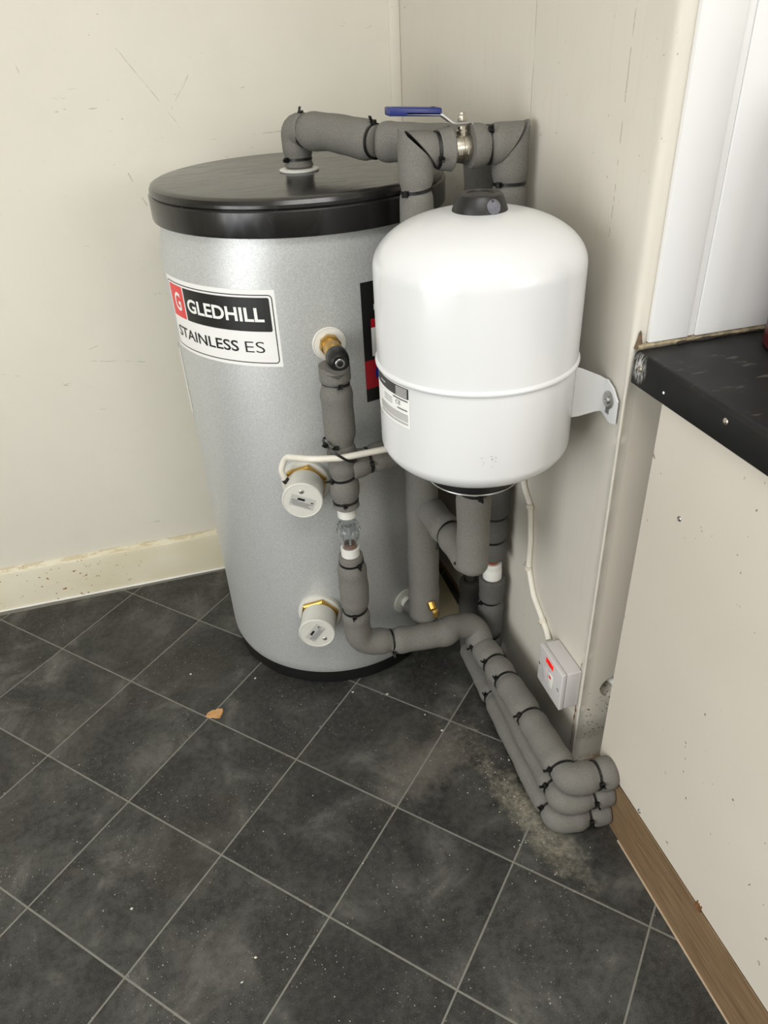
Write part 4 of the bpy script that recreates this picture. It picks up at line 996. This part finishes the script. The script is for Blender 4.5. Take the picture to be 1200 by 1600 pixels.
for (yy, zz), lbl, dr in clips:
    c = V((-0.0050, yy, zz)); t = thing('cable_clip', lbl, 'clip', c, 'clips holding the wall cable')
    ax = V((0, dr[0], dr[1])).normalized(); sd = V((-1, 0, 0)).cross(ax)
    bm = bmesh.new(); n = 14; L = []
    for k in range(n + 1):
        an = -0.25 + (PI + 0.5) * k / n; dv = sd * math.cos(an) + V((-1, 0, 0)) * math.sin(an)
        L.append([bm.verts.new(c + dv * rr + ax * hh) for rr, hh in ((0.0058, -0.0042), (0.0082, -0.0042), (0.0082, 0.0042), (0.0058, 0.0042))])
    for p, q in zip(L, L[1:]):
        for j in range(4): bm.faces.new((p[j], p[(j + 1) % 4], q[(j + 1) % 4], q[j]))
    bm.faces.new(L[0]); bm.faces.new(L[-1]); bmesh.ops.recalc_face_normals(bm, faces=bm.faces)
    obj('clip_saddle', bm, M['painted_cable'], t)
    bm = box((-0.5, -0.5, -0.5), (0.5, 0.5, 0.5))
    for v in bm.verts: x = v.co.copy(); v.co = c + sd * (-0.0098 + x.x * 0.0065) + ax * (x.y * 0.0085) + V((-1, 0, 0)) * (0.0004 + x.z * 0.0088)
    bmesh.ops.bevel(bm, geom=bm.edges[:], offset=0.0007, segments=1, affect='EDGES'); obj('nail_block', bm, M['painted_cable'], t, smooth=False)
    screw(t, c - sd * 0.0098 + V((-0.0046, 0, 0)), (-1, 0, 0), 0.0016, name='nail_head')
sp = thing('fused_spur', 'pale grey fused spur switch box with red neon on the right wall', 'switch', (-0.002, 0.048, 0.178))
obj('back_box', box((-0.029, 0.0055, 0.1795), (-0.0004, 0.0910, 0.2650), 0.0025, 3), M['spur'], sp)
plate = obj('face_plate', box((-0.0385, 0.0048, 0.1788), (-0.0292, 0.0918, 0.2658), 0.0022, 3), M['spur'], sp)
obj('neon', box((-0.0396, 0.0370, 0.2465), (-0.0384, 0.0640, 0.2570), 0.0005, 2), M['neon'], plate)
obj('fuse_carrier', box((-0.0392, 0.054, 0.2010), (-0.0384, 0.0745, 0.2345), 0.0006, 2), M['spur'], plate)
sw = obj('rocker_switch', box((-0.0420, 0.0320, 0.2060), (-0.0384, 0.0480, 0.2360), 0.0016, 2), M['white'], plate)
obj('switch_mark', box((-0.0423, 0.0360, 0.2270), (-0.0419, 0.0440, 0.2330), 0.0001, 1), M['print_red'], sw, smooth=False)
for yy in (0.0855, 0.0145): obj('screw', lathe([(0, 0), (0.0030, 0), (0.0028, 0.0007), (0.0012, 0.0008), (0.0010, 0.0002), (0, 0.0002)], (-0.0385, yy, 0.2225), (-1, 0, 0), 14), M['steel'], plate)

# ------------------------------------------------------------------ kitchen unit and worktop
cabn = thing('base_unit', 'cream kitchen base unit with oak-effect plinth under the black worktop', 'cabinet', (0.02, -0.065, 0))
obj('side_panel', box((0.0105, -1.30, 0.1245), (0.0285, -0.065, 0.8075), 0.0008, 1), M['panel_cream'], cabn, smooth=False)
b_ = box((0.0115, -1.30, 0.0012), (0.0265, -0.065, 0.1190), 0.0006, 1); obj('plinth', b_, M['oak'], cabn, smooth=False)
obj('plinth_seal', box((0.0092, -1.30, 0.0002), (0.0130, -0.155, 0.0018)), plain('pale_seal', rgb(196, 176, 150), 0.6, var=0.15, scale=40), cabn, smooth=False)
obj('back_panel', box((0.0286, -0.085, 0.1245), (0.58, -0.067, 0.8075)), M['panel_cream'], cabn, smooth=False)
obj('far_side_panel', box((0.5801, -1.30, 0.0012), (0.598, -0.067, 0.8075)), M['panel_cream'], cabn, smooth=False)
for yy, zz in ((-0.140, 0.675), (-0.190, 0.1345)): screw(cabn, (0.0100, yy, zz), (-1, 0, 0), 0.0036)
b_ = bmesh.new()
for k in range(7):
    add_box(b_, (0.0085, -0.342 - 0.003 * k * 0.6, 0.1180), (0.0115, -0.3405 - 0.003 * k * 0.6, 0.129 + random.uniform(-0.003, 0.006)))
obj('splinter', b_, M['rust'], cabn, smooth=False)
def worktop():
    bm = bmesh.new(); r = 0.007; prof = [(0.62, 0.8085)]
    prof += [(0.0035, 0.8085), (0.001, 0.8095), (0.0, 0.812)]
    for k in range(7): an = math.radians(180 - 15 * k); prof.append((r + r * math.cos(an), 0.853 - r + r * math.sin(an)))
    prof += [(0.62, 0.853)]
    L = [[bm.verts.new((x, y, z)) for x, z in prof] for y in (-0.0082, -0.35, -0.8, -1.32)]
    n = len(prof)
    for p, q in zip(L, L[1:]):
        for i in range(n): j = (i + 1) % n; bm.faces.new((p[i], p[j], q[j], q[i]))
    bm.faces.new(L[0]); bm.faces.new(L[-1]); bmesh.ops.recalc_face_normals(bm, faces=bm.faces)
    return bm
wt = thing('worktop', 'black laminate worktop with scuffed front edge above the cream unit', 'worktop', (0.0, -0.008, 0.8085))
obj('worktop_slab', worktop(), M['worktop'], wt)
for yy, zz in ((-0.024, 0.8345), (-0.191, 0.838)): screw(wt, (-0.0002, yy, zz), (-1, 0, 0), 0.0042, M['nickel'])
obj('paint_chip', lathe([(0, 0), (0.002, 0), (0.001, 0.001), (0, 0.001)], (-0.0002, -0.0785, 0.8245), (-1, 0, 0), 7), M['print_white'], wt)
CC = (0.222, -0.095)  # only its edge is in view; body enlarged to shade and reflect in the cladding
can = thing('canister', 'dark red rounded canister on the black worktop at the right edge', 'container', (CC[0], CC[1], 0.8531))
obj('can_body', lathe([(0, 0.8531), (0.076, 0.8531), (0.080, 0.857), (0.080, 1.10), (0.074, 1.118), (0, 1.118)], (CC[0], CC[1], 0), (0, 0, 1), 48), M['red_can'], can)
obj('can_lid', lathe([(0, 1.1181), (0.070, 1.1181), (0.070, 1.140), (0.064, 1.148), (0.014, 1.150), (0.014, 1.170), (0, 1.172)], (CC[0], CC[1], 0), (0, 0, 1), 40), M['black'], can)

# ------------------------------------------------------------------ bits on the floor
bm = bmesh.new(); base = V((-0.646, 0.362, 0.0)); out = []
for k in range(12):
    an = 2 * PI * k / 12; r = (0.013, 0.016, 0.013, 0.010, 0.011, 0.015, 0.017, 0.012, 0.009, 0.011, 0.014, 0.012)[k]
    out.append((math.cos(an) * r * 1.25, math.sin(an) * r * 1.15))
lo = [bm.verts.new(base + V((x, y, 0.0003))) for x, y in out]; hi = [bm.verts.new(base + V((x * 0.93, y * 0.93, 0.0026 + 0.0012 * math.sin(i * 2.1)))) for i, (x, y) in enumerate(out)]
for i in range(12): j = (i + 1) % 12; bm.faces.new((lo[i], lo[j], hi[j], hi[i]))
c_ = bm.verts.new(base + V((0, 0, 0.0021)))
for i in range(12): bm.faces.new((hi[i], hi[(i + 1) % 12], c_))
bm.faces.new(list(reversed(lo))); bmesh.ops.recalc_face_normals(bm, faces=bm.faces)
tag(obj('cardboard_scrap', bm, M['chip'], at=base), 'small torn tan scrap lying on a dark tile joint left of the tank', 'debris')
gm = bmesh.new()
def bit(x, y, s):
    h = s * random.uniform(0.3, 0.7); a = random.random() * PI; ex = random.uniform(0.5, 1.3)
    vs = []
    for k in range(4):
        an = a + PI / 2 * k + random.uniform(-0.3, 0.3); vs.append(gm.verts.new((x + math.cos(an) * s * (ex if k % 2 else 1), y + math.sin(an) * s * (ex if k % 2 else 1), 0.0001)))
    t = gm.verts.new((x, y, h))
    for k in range(4): gm.faces.new((vs[k], vs[(k + 1) % 4], t))
for k in range(420):
    x, y = random.uniform(-1.2, -0.1), random.uniform(-0.55, 0.8)
    if (x - TC[0]) ** 2 + (y - TC[1]) ** 2 < 0.25 ** 2: continue
    bit(x, y, random.choice((0.0006, 0.0007, 0.0009, 0.0009, 0.0012)))
for k in range(90): bit(random.gauss(-0.14, 0.03), random.gauss(0.02, 0.14), random.choice((0.0007, 0.0009, 0.0013)))
for x, y in ((-0.69, 0.50), (-0.55, 0.44), (-0.35, 0.33), (-0.20, 0.17), (-0.82, -0.02), (-0.63, -0.16), (-0.655, -0.19), (-0.28, 0.30), (-0.22, 0.22), (-0.10, 0.06)): bit(x, y, 0.0030)
bmesh.ops.recalc_face_normals(gm, faces=gm.faces)
o = obj('floor_grit', gm, M['grit'], smooth=False); o['kind'] = 'stuff'; o['label'] = 'pale grit and paint crumbs scattered over the dark floor tiles'; o['category'] = 'debris'
